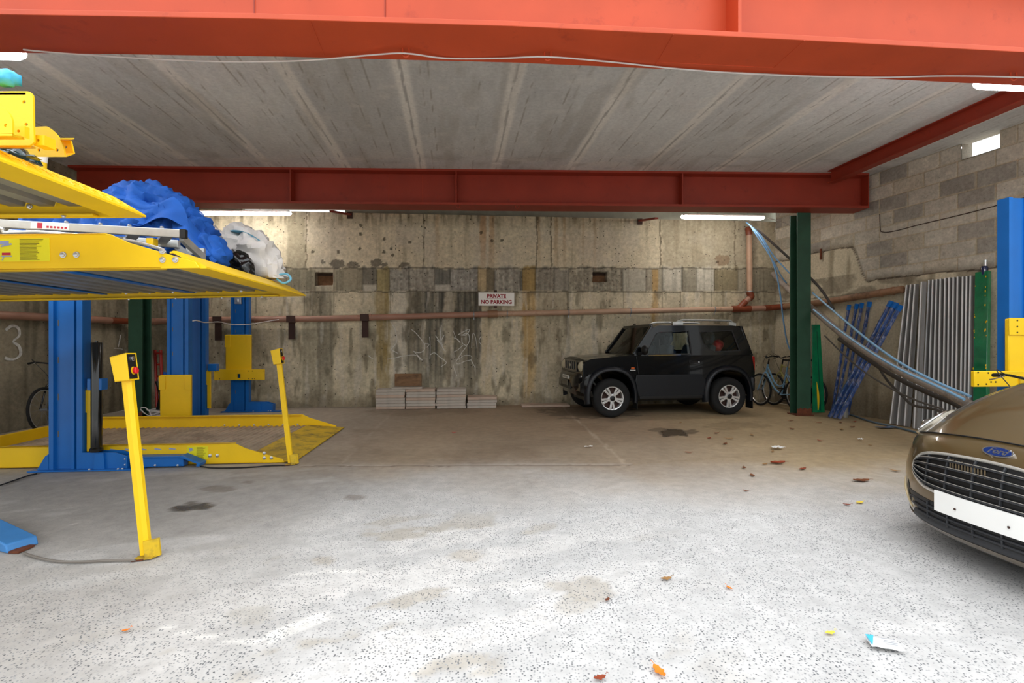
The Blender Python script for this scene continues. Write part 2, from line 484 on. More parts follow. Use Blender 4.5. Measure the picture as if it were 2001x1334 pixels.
def bx(px, py, x0, x1, y0, y1, s=3.0, w=4.0, seed=0):
    """soft box in photo coordinates of the wall, its edges wobbling a little"""
    wx = px + (fbm(px / 14, py / 22, seed) - .5) * w; wy = py + (fbm(px / 22, py / 14, seed + 9) - .5) * w
    return sst(x0 - s, x0 + s, wx) * (1 - sst(x1 - s, x1 + s, wx)) * sst(y0 - s, y0 + s, wy) * (1 - sst(y1 - s, y1 + s, wy))

def paint_back(a, z, px, py):
    n = len(a); col = np.ones((n, 3)) * np.array(S(200, 188, 160)[:3])
    rel = np.zeros(n)
    big = fbm(a * .9, z * .9, 3); st = fbm(a * 9, z * .5, 5); st2 = fbm(a * 26, z * .9, 6); fine = fbm(a * 16, z * 16, 8)
    up = 1 - sst(520, 526, py + (fbm(px / 9, py * 0, 12) - .5) * 14)         # upper lift of pour
    mid = (1 - up) * (1 - sst(566, 571, py)); low = 1 - up - mid
    col *= (0.80 + 0.42 * big)[:, None]; col *= (0.86 + 0.28 * fine)[:, None]
    mixc(col, (150, 138, 112), up * sst(.55, .75, st) * .5)
    mixc(col, (196, 186, 166), up * sst(.5, .7, fbm(a * 2, z * 1.5, 21)) * .5)
    for x0, x1, c, m in ((938, 950, (172, 120, 66), .6), (956, 966, (170, 124, 72), .55), (1050, 1056, (160, 120, 74), .5), (850, 858, (168, 128, 84), .4),
                         (1083, 1090, (166, 128, 82), .5), (1100, 1106, (160, 124, 80), .5), (1160, 1166, (150, 112, 70), .4), (1138, 1142, (150, 116, 76), .4)):
        mixc(col, c, up * bx(px, py, x0, x1, 400, 524, 2, 5, 4) * m * (1 - sst(430, 524, py) * .6))
    mixc(col, (96, 84, 60), up * sst(.52, .7, fbm(a * 14, z * 1.2, 33)) * (1 - sst(421, 450, py)) * .7)
    for x in (598, 828, 1049, 1077, 1290, 1436):                            # pour joints
        mixc(col, (78, 66, 50), (np.abs(px - x + (fbm(py / 12, py * 0, int(x)) - .5) * 5) < 1.3) * up * .7)
    mixc(col, (120, 110, 92), up * bx(px, py, 1292, 1480, 400, 524, 6, 20, 61) * .45)
    mixc(col, (112, 104, 84), up * bx(px, py, 560, 597, 400, 524, 3, 8, 61) * .5)
    for cx_, cy_, r in ((735, 513, 12), (750, 518, 8), (660, 515, 14), (690, 519, 12), (790, 519, 9), (632, 512, 6)):
        mixc(col, (92, 86, 76), up * (np.hypot((px - cx_), (py - cy_) * 1.5) + (fbm(px / 5, py / 5, 2) - .5) * 12 < r) * .8)
    spots = ((751, 467), (764, 486), (801, 473), (705, 440), (705, 457), (703, 486), (611, 492), (661, 492), (750, 492), (767, 498), (961, 470), (981, 470), (940, 455), (1402, 512))
    for sx, sy in spots: mixc(col, (70, 62, 50), up * (np.hypot(px - sx, py - sy) < 2.2 + 2 * fbm(px / 3, py / 3, 4)) * .8)
    mixc(col, (112, 76, 46), up * (np.hypot(px - 1412, (py - 508) * 1.1) + (fine - .5) * 14 < 13) * .5)
    # the middle course: hacked blocks and smooth ones side by side
    cells = ((330, 470, (120, 112, 94), 0), (470, 560, (134, 124, 104), 0), (560, 616, (122, 116, 96), 0), (616, 652, (168, 158, 136), 0), (652, 708, (142, 134, 112), 0), (708, 736, (104, 100, 90), 0), (736, 761, (152, 136, 88), 0),
             (761, 799, (150, 146, 136), 1), (799, 849, (154, 148, 136), 1), (849, 880, (98, 98, 94), 0), (880, 934, (160, 156, 148), 1), (934, 951, (182, 158, 118), 0), (951, 966, (104, 92, 70), 0),
             (966, 1016, (158, 152, 140), 1), (1016, 1021, (76, 76, 72), 0), (1021, 1046, (168, 136, 74), 0), (1046, 1083, (146, 138, 124), 1), (1083, 1112, (142, 136, 124), 0), (1112, 1160, (152, 144, 126), 1), (1160, 1216, (150, 142, 124), 1),
             (1216, 1262, (168, 162, 146), 0), (1262, 1294, (158, 150, 132), 0), (1294, 1333, (184, 178, 162), 0), (1333, 1361, (132, 126, 110), 0), (1361, 1396, (186, 180, 164), 0), (1396, 1442, (124, 112, 84), 0), (1442, 1560, (146, 138, 118), 0))
    for x0, x1, c, rough in cells:
        m = mid * ((px >= x0) & (px < x1)); mixc(col, c, m * .85)
        if rough:
            g = fbm(a * 22, z * 22, 14, 3); rel += m * (g - .5) * .035; col *= (1 + (m * (g - .5) * 1.0))[:, None]
        mixc(col, (70, 64, 54), mid * (np.abs(px - x0) < 1.2) * .55)
    col *= (1 - mid * .25 * sst(.45, .7, st2))[:, None]
    for x0, x1, y0, y1 in ((617, 650, 533, 557), (1159, 1186, 532, 550)):     # pockets left open
        m = bx(px, py, x0, x1, y0, y1, 1.2, 3, 7); rel -= m * .11; mixc(col, (112, 82, 56), m)
        mixc(col, (60, 46, 36), m * (py < y0 + 5))
    mixc(col, (206, 198, 182), mid * bx(px, py, 850, 880, 556, 570, 2, 4) * .7); mixc(col, (206, 198, 178), mid * bx(px, py, 710, 736, 556, 570, 2, 4) * .7)
    # lower lift: long vertical stains
    bands = ((250, 330, (120, 112, 92), .7), (330, 470, (138, 126, 104), .6), (470, 560, (170, 156, 128), .4), (590, 618, (130, 124, 104), .6), (618, 651, (98, 94, 80), .75), (703, 712, (156, 148, 128), .5), (712, 735, (168, 160, 136), .5), (735, 762, (138, 116, 60), .75),
             (764, 794, (196, 190, 176), .7), (794, 830, (98, 95, 86), .8), (830, 868, (78, 77, 70), .9), (868, 886, (146, 138, 124), .7), (886, 939, (84, 81, 72), .9), (941, 960, (178, 160, 128), .6), (1021, 1046, (180, 142, 74), .7), (1046, 1108, (158, 146, 122), .6),
             (985, 1000, (142, 136, 118), .4), (1106, 1113, (86, 80, 66), .8), (1275, 1286, (180, 140, 72), .75), (1300, 1330, (150, 142, 122), .4), (1395, 1440, (150, 136, 104), .4), (1442, 1560, (138, 128, 106), .5))
    for k, (x0, x1, c, m) in enumerate(bands):
        fade = 1 - .45 * sst(690, 800, py)
        mixc(col, c, low * bx(px, py, x0, x1, 560, 800, 3.5, 12, k) * np.clip(m * 1.02 * fade * (.75 + .9 * (st2 - .35)), 0, 1))
    mixc(col, (180, 140, 74), mid * bx(px, py, 1275, 1287, 526, 572, 2, 5) * .7)
    mixc(col, (84, 76, 58), low * sst(.58, .74, fbm(a * 7, z * 2.2, 41)) * .55)
    mixc(col, (206, 198, 182), low * sst(.60, .72, fbm(a * 11, z * 1.4, 47)) * .4)
    mixc(col, (96, 82, 62), sst(762, 790, py + (fbm(a * 5, z * 5, 52) - .5) * 40) * .55)
    col *= (1 - .20 * low * sst(.5, .8, fbm(a * 3, z * 3, 55)))[:, None]
    for yy, m in ((570, low), (524, mid)): mixc(col, (72, 66, 56), (np.abs(py - yy + (fbm(px / 16, py * 0, 17) - .5) * 5) < 1.5) * .6)
    for x in (500, 595, 652, 763, 940, 1109, 1218, 1294, 1330, 1390): mixc(col, (88, 80, 66), low * (np.abs(px - x) < 1.1) * .5 * (py < 612))
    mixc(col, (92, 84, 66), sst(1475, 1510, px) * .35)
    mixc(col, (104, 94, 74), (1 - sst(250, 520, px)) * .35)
    rel += (fine - .5) * .004
    return np.clip(col, .004, .9), rel

M_wallb = col_mat('stained_poured_concrete', 0.9, 18, 0.22, 0.85, 16, 0.35)
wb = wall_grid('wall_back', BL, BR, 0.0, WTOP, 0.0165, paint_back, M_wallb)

def paint_left(a, z, px, py):
    col = np.ones((len(a), 3)) * np.array(S(150, 140, 118)[:3])
    col *= (0.75 + .5 * fbm(a, z, 3))[:, None]
    mixc(col, (84, 76, 60), sst(.5, .7, fbm(a * 8, z * .6, 5)) * .6); mixc(col, (176, 166, 144), sst(.55, .7, fbm(a * 5, z * 1.2, 15)) * .4)
    mixc(col, (82, 74, 58), sst(1.1, .1, z + (fbm(a * 3, z * 3, 9) - .5)) * .4)
    return np.clip(col, .004, .9), (fbm(a * 14, z * 14, 3) - .5) * .006
wl = wall_grid('wall_left', LA, LB, 0.0, CEIL, 0.04, paint_left, M_wallb)

# right wall: blockwork over a poured concrete base
Lr = math.hypot(RB[0] - RA[0], RB[1] - RA[1])
def a_of(y): return (RA[1] - y) / (RA[1] - RB[1]) * Lr
def paint_right(a, z, px, py):
    n = len(a)
    y = RA[1] - a / Lr * (RA[1] - RB[1])
    edge = 2.235 + .64 * sst(8.15, 8.45, y) + (fbm(a * 3, z * 0, 4) - .5) * .1
    conc = sst(edge + .012, edge - .012, z)
    col = np.ones((n, 3)) * np.array(S(196, 184, 158)[:3]); col *= (.72 + .56 * fbm(a * 1.2, z * 1.2, 3))[:, None]
    mixc(col, (104, 90, 66), sst(.52, .72, fbm(a * 6, z * .8, 5)) * .6)
    mixc(col, (120, 104, 80), sst(1.4, .3, z + (fbm(a * 2, z * 2, 19) - .5) * .8) * .5)
    mixc(col, (84, 70, 52), sst(.5, .1, z + (fbm(a * 4, z * 3, 29) - .5) * .5) * .6)
    mixc(col, (92, 84, 70), (np.abs(z - 2.05 - (fbm(a * 1.5, z * 0, 8) - .5) * .06) < .012) * (y > 7.6) * .7)
    mixc(col, (110, 100, 84), sst(.5, .6, fbm(a * 2, z * 4, 37)) * ((z > 2.05) & (z < 2.4)) * .6)
    # blocks
    h, w, mo = .225, .45, .009
    r = np.floor((CEIL - z) / h); fz = (CEIL - z) / h - r
    s = a / w + .5 * (r % 2) + .13; ci = np.floor(s); fx = s - ci
    v = _h(ci, r, 5); v2 = _h(ci, r, 9)
    bc = np.ones((n, 3)) * np.array(S(198, 190, 174)[:3]); bc *= (.82 + .30 * v)[:, None]
    mixc(bc, (136, 130, 122), (v2 > .8) * .7); mixc(bc, (172, 160, 138), (v2 < .2) * .5)
    bc *= (.78 + .44 * fbm(a * 14, z * 14, 11))[:, None]
    d = np.minimum(np.minimum(fx, 1 - fx) * w, np.minimum(fz, 1 - fz) * h)
    mort = 1 - sst(mo * .6, mo * 1.5, d + (fbm(a * 30, z * 30, 2) - .5) * .006)
    mixc(bc, (182, 166, 138), mort * .85)
    mixc(bc, (212, 208, 200), sst(.62, .72, fbm(a * 2.2, z * 3.3, 71)) * sst(8.2, 7.0, 8.2 - 0 * z) * ((y > 7.4)) * .5)
    mixc(bc, (104, 92, 74), sst(.12, 0, z - edge) * .6)
    col = col * conc[:, None] + bc * (1 - conc)[:, None]
    mixc(col, (70, 56, 42), (np.abs(z - edge) < .012) * .85)
    rel = conc * .03 - (1 - conc) * mort * .006
    return np.clip(col, .004, .9), rel
M_wallr = col_mat('blockwork_over_concrete', 0.92, 30, 0.2, 0.35, 22, 0.35)
wr_ = wall_grid('wall_right', RA, RB, 0.0, CEIL, 0.0165, paint_right, M_wallr, hole=(a_of(6.83), a_of(6.40), CEIL - .225, CEIL + .1))

# strip of plaster set back above the back wall, open to daylight in one bay
def strip(name, t0, t1):
    A, B = V((BL[0], BL[1], 0)), V((BR[0], BR[1], 0)); n = (B - A).normalized().cross(V((0, 0, 1)))
    if n.y < 0: n = -n
    mb = MB(); P, Q = A.lerp(B, t0) + n * .30, A.lerp(B, t1) + n * .30
    mb.seg(P + V((0, 0, 3.855)), Q + V((0, 0, 3.855)), .1, .29)
    return struct(mb.build(name, pm('grey_plaster', (160, 160, 146), .9, var=.15, vscale=4, bump=.3), smooth=0))
def t_at(px): return (on_wall(px, 415, BL, BR) - V((BL[0], BL[1], 0))).to_2d().length / (V(BR) - V(BL)).length
strip('trim_1', -.03, t_at(462)); strip('trim_2', t_at(668), 1.04)

# ------------------------------------------------------------------ floor
xs = np.concatenate([np.linspace(-16, -7.8, 8), np.arange(-7.6, 7.6, .033), np.linspace(7.8, 16, 8)])
ys = np.concatenate([np.linspace(-12, .9, 12), np.arange(1.0, 10.6, .033), [11, 12]])
gx, gy = np.meshgrid(xs, ys); gx, gy = gx.ravel(), gy.ravel()
def paint_floor(x, y):
    n = len(x)
    px = CX + F * x / np.maximum(y, .6); py = CY + F * H / np.maximum(y, .6)
    big = fbm(x * .5, y * .5, 3); med = fbm(x * 1.7, y * 1.7, 5); fine = fbm(x * 7, y * 7, 7)
    wob = (fbm(x * .6, y * .6, 11) - .5) * 1.6
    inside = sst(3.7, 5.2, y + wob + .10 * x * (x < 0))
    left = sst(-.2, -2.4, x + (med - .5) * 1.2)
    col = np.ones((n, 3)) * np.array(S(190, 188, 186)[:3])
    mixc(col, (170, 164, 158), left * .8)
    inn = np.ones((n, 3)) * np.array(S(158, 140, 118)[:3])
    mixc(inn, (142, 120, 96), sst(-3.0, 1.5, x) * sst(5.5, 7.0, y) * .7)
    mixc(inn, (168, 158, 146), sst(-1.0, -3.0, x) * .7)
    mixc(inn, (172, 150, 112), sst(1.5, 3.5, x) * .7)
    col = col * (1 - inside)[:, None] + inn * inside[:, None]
    col *= (.84 + .32 * big)[:, None]; col *= (.90 + .2 * med)[:, None]; col *= (.94 + .12 * fine)[:, None]
    # bare and whitish scuffed patches outside
    rot = x * .93 + y * .36; rt2 = -x * .36 + y * .93
    pat = fbm(rot * 1.6, rt2 * 4.5, 31); zone = (1 - inside) * sst(3.9, 3.2, y) * sst(1.9, .2, np.abs(x + .5))
    mixc(col, (208, 204, 200), sst(.54, .62, pat + (fine - .5) * .12) * zone * .6)
    mixc(col, (168, 160, 148), sst(.64, .68, fbm(rot * 2.1 + 4, rt2 * 5, 37)) * zone * .75)
    mixc(col, (200, 197, 194), sst(.60, .68, fbm(rot * 1.1 + 2, rt2 * 2.5, 39)) * (1 - inside) * .5)
    agg = (1 - inside) * (1 - .75 * left * sst(2.2, 3.2, y)) * sst(5.2, 3.6, y + wob) * sst(.15, .45, .9 - pat * (zone > .3) * .6)
    agg = np.maximum(agg, .25 * inside * (x > -.8) * sst(7.2, 5.0, y))
    wet = np.zeros(n)
    # joints in the bay slab
    def seg(p, q, w, c=(116, 98, 80), m=.7, hi=None):
        a, b = np.array(fl(*p)[:2]), np.array(fl(*q)[:2]); d = b - a; Ln = np.hypot(*d); d = d / Ln
        t = (x - a[0]) * d[0] + (y - a[1]) * d[1]; s = -(x - a[0]) * d[1] + (y - a[1]) * d[0]
        s = s + (fbm(t * 5, t * 0, 4) - .5) * .05
        k = (t > 0) & (t < Ln)
        mixc(col, c, k * (np.abs(s) < w) * m)
    seg((590, 908), (1235, 906), .03, (196, 186, 176), .28); seg((590, 910), (1235, 908), .018, (112, 96, 82), .6)
    seg((1235, 906), (1790, 866), .02, (150, 130, 100), .3)
    seg((1100, 795), (1222, 905), .02, (178, 160, 138), .8); seg((772, 800), (668, 905), .02, (172, 156, 138), .6)
    seg((5, 945), (110, 915), .02, (90, 84, 78), .8)
    mixc(col, (116, 96, 76), sst(.5, .7, fbm(x * .9, y * .9, 51)) * bx(px, py, 690, 1230, 798, 902, 14, 40) * .45)
    # damp oil marks; the last is a broad brown patch under the black car
    for cx_, cy_, rx, ry, m, c in ((362, 992, 26, 7, .85, (70, 62, 52)), (395, 988, 22, 7, .85, (66, 58, 48)), (372, 982, 10, 3, .6, (86, 78, 68)), (425, 954, 26, 7, .5, (124, 112, 98)), (485, 942, 16, 5, .45, (126, 114, 100)), (690, 971, 20, 6, .5, (128, 116, 104)),
                                   (1315, 846, 26, 7, .75, (74, 62, 48)), (1288, 839, 22, 4, .55, (92, 78, 60)), (1350, 842, 14, 4, .6, (84, 70, 54)), (1150, 1148, 46, 24, .6, (164, 156, 144)), (1085, 1143, 24, 12, .55, (168, 160, 148)), (1115, 1180, 40, 18, .45, (172, 164, 152)),
                                   (905, 1083, 34, 13, .5, (168, 158, 144)), (640, 1096, 24, 10, .55, (164, 154, 140)), (490, 1200, 60, 22, .45, (170, 164, 154)), (1440, 830, 60, 8, .3, (110, 92, 66)), (1150, 805, 90, 12, .5, (92, 76, 60))):
        d = np.hypot((px - cx_) / rx, (py - cy_) / ry) + (fbm(x * 6, y * 6, int(cx_)) - .5) * 1.5
        k = sst(1.02, .86, d); mixc(col, c, k * min(1, m * 1.12))
        if m > .7: wet = np.maximum(wet, k * .8)
    for p, q, w in (((505, 1255), (315 * 1.0, 1225), .012), ((520, 1245), (640, 1200), .05), ((575, 1120), (720, 1112), .02), ((150, 1020), (140, 1021), .03)):
        seg(p, q, w, (226, 222, 216), .6)
    return np.clip(col, .004, .9), np.clip(np.stack([agg, wet, agg * 0], 1), 0, 1)
fc, fa = paint_floor(gx, gy)
nu, nv = len(xs) - 1, len(ys) - 1
me = bpy.data.meshes.new('floor')
gz_ = (fbm(gx * .8, gy * .8, 91) - .5) * .006
P = np.stack([gx, gy, np.minimum(gz_ - .004, 0)], 1)
fs = np_grid('f', P, nu, nv, None).tolist(); vs = P.tolist(); b = len(vs)
vs += [[-16, -12, -.3], [16, -12, -.3], [16, 12, -.3], [-16, 12, -.3]]; fs.append([b + 3, b + 2, b + 1, b])
me.from_pydata(vs, [], fs)
floor = bpy.data.objects.new('floor', me); C.objects.link(floor); struct(floor)
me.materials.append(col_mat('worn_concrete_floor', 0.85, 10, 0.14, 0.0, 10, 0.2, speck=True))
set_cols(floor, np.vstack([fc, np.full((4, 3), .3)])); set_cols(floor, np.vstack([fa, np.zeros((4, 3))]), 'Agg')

# ------------------------------------------------------------------ ceiling of precast planks
us = np.arange(-8.6, 8.6, .017); ts = np.concatenate([np.arange(3.25, 8.3, .075), [8.7, 9.4, 10.4]])
gu, gt = np.meshgrid(us, ts); gu, gt = gu.ravel(), gt.ravel()
cx = gu - .11 * (gt - 7.8); cy = gt + .03 * gu
cx = np.minimum(cx, RA[0] + (RA[1] - cy) / (RA[1] - RB[1]) * (RB[0] - RA[0]) + .13)
j0 = at(825, 326, 7.85).x                                       # one joint seen at the far beam
def paint_ceil(u, t):
    n = len(u); p = 1.18
    k = np.floor((u - j0) / p); f = (u - j0) / p - k
    col = np.ones((n, 3)) * np.array(S(212, 212, 209)[:3])
    col *= (.88 + .24 * _h(k, k * 0, 3))[:, None]
    col *= (.80 + .4 * fbm(u * .9, t * .7, 4))[:, None]; col *= (.9 + .2 * fbm(u * 12, t * 4, 6))[:, None]
    dj = np.minimum(f, 1 - f) * p + (fbm(t * 2, u * 0 + k, 8) - .5) * .02
    mixc(col, (250, 246, 238), sst(.10, .05, dj) * .9); mixc(col, (92, 86, 78), sst(.012, .005, np.abs(dj - .004)) * .7 * (fbm(t * 3, k, 77) > .42))
    mixc(col, (216, 214, 208), sst(.14, .04, dj + (fbm(t * 3, u * 2, 9) - .5) * .1) * .4)
    for i, fr in enumerate((.16, .24, .31, .44, .52, .60, .69, .76, .86)):       # rows of seepage marks
        on = _h(k, k * 0 + i, 13) > .5
        ds = np.abs(f - fr - (fbm(t * 1.5, k + i, 21) - .5) * .012) * p
        dash = sst(.44, .56, fbm(t * 7 + i * 9, k * 3.1 + i, 17 + i))
        mixc(col, (134, 124, 108), on * sst(.011, .003, ds + (fbm(t * 12, u * 12, 3) - .5) * .012) * dash * .6)
    mixc(col, (160, 152, 138), sst(.60, .72, fbm(u * 4, t * .8, 31)) * .25)
    far = sst(6.9, 7.6, t); mixc(col, (224, 220, 212), far * sst(.54, .66, fbm(u * 2.5, t * 7, 41)) * .45)
    mixc(col, (146, 142, 134), far * sst(.55, .7, fbm(u * 2, t * 5, 47)) * .4)
    mixc(col, (226, 222, 214), sst(.70, .78, fbm(u * 3, t * 9, 53)) * .35)
    mixc(col, (184, 182, 178), sst(4.35, 4.25, t) * .5)
    return np.clip(col, .004, .9)
cc = paint_ceil(gu, gt); nu, nv = len(us) - 1, len(ts) - 1
me = bpy.data.meshes.new('ceiling')
P = np.stack([cx, cy, np.full_like(cx, CEIL)], 1); fs = np_grid('c', P, nu, nv, None)[:, ::-1].tolist(); vs = P.tolist(); b = len(vs)
cor = [0, nu, (nu + 1) * nv + nu, (nu + 1) * nv]
vs += [[P[i][0], P[i][1], CEIL + .3] for i in cor]; fs.append([b, b + 1, b + 2, b + 3])
for i in range(4):
    j = (i + 1) % 4; fs.append([cor[i], b + i, b + j, cor[j]])
me.from_pydata(vs, [], fs); me.materials.append(col_mat('precast_ceiling_planks', 0.85, 22, 0.12, 0.25, 20, 0.15))
ceil_ = bpy.data.objects.new('ceiling', me); C.objects.link(ceil_); struct(ceil_)
set_cols(ceil_, np.vstack([cc, np.full((4, 3), .3)]))

# chalk marks on the walls (surface marks, children of their wall)
def stroke(mb, pts, A, B, w, off=.012):
    P = smooth_path([on_wall(x, y, A, B, off) for x, y in pts], 5); A3, B3 = V((A[0], A[1], 0)), V((B[0], B[1], 0))
    n = (B3 - A3).normalized().cross(V((0, 0, 1)))
    base = len(mb.v)
    for i, p in enumerate(P):
        t = (P[min(i + 1, len(P) - 1)] - P[max(i - 1, 0)]).normalized(); s = n.cross(t).normalized()
        ww = w * (.7 + .5 * noise.noise(p * 5)); mb.v += [p + s * ww / 2, p - s * ww / 2]
        if i: k = base + 2 * i; mb.f.append((k - 2, k - 1, k + 1, k))
g = MB()
for s_ in ([(300, 420), (345, 500), (360, 600), (330, 650), (310, 680), (370, 715)], [(270, 770), (330, 760), (420, 740), (520, 730), (560, 750), (575, 778)],
           [(490, 490), (530, 520), (590, 590), (620, 640), (610, 690), (560, 710), (515, 695)], [(515, 695), (600, 780)], [(620, 625), (660, 630), (640, 660)], [(665, 560), (670, 640), (668, 770)],
           [(775, 455), (765, 520), (770, 600), (790, 650)], [(770, 600), (800, 545)], [(720, 550), (760, 610), (790, 670), (800, 690)], [(735, 590), (775, 640), (815, 705)], [(670, 730), (710, 710), (760, 750), (820, 800), (770, 840)],
           [(885, 505), (910, 570), (950, 620)], [(890, 570), (930, 590), (950, 615)], [(930, 540), (1035, 490), (1000, 545), (930, 540)], [(965, 570), (970, 620), (1010, 640), (1035, 590), (1020, 530), (965, 545)], [(1010, 650), (970, 700), (930, 760), (915, 790)],
           [(885, 705), (930, 680), (975, 640)], [(1055, 665), (1060, 580), (1070, 530), (1090, 560), (1108, 670)], [(1140, 560), (1125, 600), (1145, 635)], [(930, 770), (990, 735), (1050, 740), (1050, 775), (990, 790), (930, 815), (910, 790), (930, 770)], [(1050, 780), (1090, 850)], [(880, 820), (920, 930)], [(90, 735), (140, 770)], [(540, 720), (590, 780)]):
    stroke(g, [(700 + x / 4.764, 540 + y / 4.764) for x, y in s_], BL, BR, .016)
g.build('graffiti', M_chalk, wb, smooth=0, fixn=False)
g = MB()
stroke(g, [(11, 645), (22, 637), (35, 640), (38, 655), (26, 667), (37, 676), (40, 692), (27, 702), (9, 699)], LA, LB, .05)
stroke(g, [(236, 654), (234, 664), (231, 678)], LA, LB, .03); stroke(g, [(222, 680), (240, 682)], LA, LB, .02)
g.build('chalk_numeral', M_chalk, wl, smooth=0, fixn=False)

# ------------------------------------------------------------------ steel beams
def strip_poly(mb, fr, bk, z0, z1):
    n = len(fr); b = len(mb.v)
    for p, q in zip(fr, bk): mb.v += [V((p[0], p[1], z0)), V((q[0], q[1], z0)), V((q[0], q[1], z1)), V((p[0], p[1], z1))]
    for i in range(n - 1):
        k = b + 4 * i
        for j in range(4): l = (j + 1) % 4; mb.f.append((k + j, k + l, k + 4 + l, k + 4 + j))
    mb.f.append((b, b + 1, b + 2, b + 3)); k = b + 4 * (n - 1); mb.f.append((k + 3, k + 2, k + 1, k))
fr = [(-6.72, 2.935), (-3.13, 3.005), (-1.58, 3.045), (0, 3.117), (1.69, 3.243), (3.54, 3.398), (6.86, 3.68)]
off = lambda d: [(x, y + d) for x, y in fr]
t = thing('steel_girder', 'deep orange red steel beam spanning the front opening overhead', 'beam', (0, 3.3, 3.25))
mb = MB(); strip_poly(mb, fr, off(.41), 3.25, 3.285); mb.build('bottom_flange', M_red, t, True, bevel=.004, smooth=0)
mb = MB(); strip_poly(mb, fr, off(.41), 3.96, 3.998); mb.build('top_flange', M_red, t, True, smooth=0)
mb = MB(); strip_poly(mb, off(.195), off(.215), 3.285, 3.96); mb.build('web', M_red, t, True, smooth=0)
def fy(x): return float(np.interp(x, [p[0] for p in fr], [p[1] for p in fr]))
mb = MB(); mb.box((1.50, fy(1.5) + .10, 3.62), (.022, .19, .67)); mb.build('stiffener', M_red, t, True, smooth=0)
mb = MB(); mb.box((1.50, fy(1.5) + .31, 3.62), (.022, .19, .67)); mb.build('stiffener', M_red, t, True, smooth=0)
for px_ in (502, 752):
    x = (px_ - 1000) / 960 * 3.27; mb = MB(); mb.box((x, fy(x) + .192, 3.62), (.007, .006, .67)); mb.build('weld_seam', M_red_shade, t, True, smooth=0)
def flange_seam(p, q):
    mb = MB(); a, b = at(p[0], p[1], 2 / (667 - p[1]) * 960), at(q[0], q[1], 2 / (667 - q[1]) * 960)
    a.z = b.z = 3.249; mb.tube([a, b], .003, 5); mb.build('weld_seam', M_red, t, True)
flange_seam((1316, 67), (1280, 128)); flange_seam((1572, 79), (1512, 132)); flange_seam((1512, 132), (1280, 121)); flange_seam((607, 42), (634, 108))
HOOKS = []
for px_, py_ in ((793, 96), (1070, 103), (1980, 143)):
    z = 1920 / (667 - py_ + 1); c = at(px_, py_, z); c.z = 3.25; HOOKS.append(c)
    mb = MB(); w = .022
    mb.tube(smooth_path([c + V((-w, 0, .0)), c + V((-w, 0, -.03)), c + V((-w * .7, 0, -.05)), c + V((0, 0, -.058)), c + V((w * .7, 0, -.05)), c + V((w, 0, -.03)), c + V((w, 0, 0))], 3), .006, 8)
    mb.build('cable_hook', M_red, t, True)
# back beam
P0, P1 = V((-6.93, 7.66, 0)), V((5.83, 8.017, 0)); d = (P1 - P0).normalized(); nb = V((-d.y, d.x, 0))
t = thing('steel_girder', 'shaded red riveted steel beam crossing the rear of the garage under the plank ceiling', 'beam', (0, 7.8, 3.43))
t['label'] = 'long shaded red steel beam crossing the rear of the garage, on green columns'
def bpart(name, z0, z1, f0, f1, mat=M_red_shade):
    mb = MB(); a, b = P0 + nb * f0, P1 + nb * f0; c, e = P1 + nb * f1, P0 + nb * f1
    up = lambda p, z: V((p.x, p.y, z))
    mb.hexa([up(p, z0) for p in (a, b, c, e)], [up(p, z1) for p in (a, b, c, e)]); return mb.build(name, mat, t, True, smooth=0)
bpart('bottom_flange', 3.43, 3.465, 0, .36); bpart('top_flange', 3.965, 3.998, 0, .36); bpart('web', 3.465, 3.965, .17, .19)
def bx_at(px_):  # along-beam point of the web seen at a photo column
    k = (px_ - CX) / F; n = P0 + nb * .17; s = (n.x - k * n.y) / (k * d.y - d.x); return n + d * s
for px_ in (575, 893, 1327):
    p = bx_at(px_); mb = MB(); mb.seg(p - nb * .16 + V((0, 0, 3.715)), p + V((0, 0, 3.715)), .02, .5); mb.build('stiffener', M_red_shade, t, True, smooth=0)
p = P1 - d * .01; mb = MB(); mb.seg(p + V((0, 0, 3.71)), p + nb * .355 + V((0, 0, 3.71)), .015, .5); mb.build('end_plate', M_red_shade, t, True, smooth=0)
for px_ in (760, 826):
    p = bx_at(px_) - nb * .002; mb = MB(); mb.box((p.x, p.y, 3.71), (.006, .004, .47)); mb.build('weld_seam', M_red, t, True, smooth=0)
for px_ in (897, 1010):
    p = bx_at(px_) - nb * .15; p.z = 3.43; mb = MB(); w = .025
    mb.tube(smooth_path([p + V((-w, 0, 0)), p + V((-w, 0, -.03)), p + V((0, 0, -.055)), p + V((w, 0, -.03)), p + V((w, 0, 0))], 3), .007, 6); mb.build('cable_hook', M_red_shade, t, True)
# side beam along the right of the ceiling
a = V((5.158, 7.93, 0)); b_ = V((5.585, 4.03, 0)); dd = (b_ - a).normalized()
t = thing('steel_girder', 'slim red steel beam along the ceiling beside the block wall', 'beam', (5.3, 6, 3.8))
for nm, z, w, h in (('web', 3.9, .012, .18), ('bottom_flange', 3.806, .135, .012), ('top_flange', 3.992, .135, .012)):
    mb = MB(); mb.seg(a + V((0, 0, z)), b_ + V((0, 0, z)), w, h); mb.build(nm, M_red_shade, t, True, smooth=0)
# short ties from beam to back wall
for k, (px_, lab) in enumerate(((684, 'short brown angle bracket under the rear beam, left of the sign'), (1250, 'short brown angle bracket under the rear beam, above the black car'))):
    q = on_wall(px_, 421, BL, BR, .05); q.z = 3.66; p = bx_at(px_ * .985 + 15) + nb * .1; p = V((q.x + (.10 if px_ > 1000 else -.06), q.y - 1.35, 3.41))
    t = thing('angle_bracket', lab, 'bracket', q, group='wall brackets under the rear beam'); mb = MB(); mb.seg(p + V((0, .55, .1)), q, .07, .03); mb.build('strut', M_red_shade, t, True, smooth=0)
    mb = MB(); mb.box(q + V((0, -.012, -.02)), (.1, .02, .12)); mb.build('wall_plate', M_brown, t, True, smooth=0)

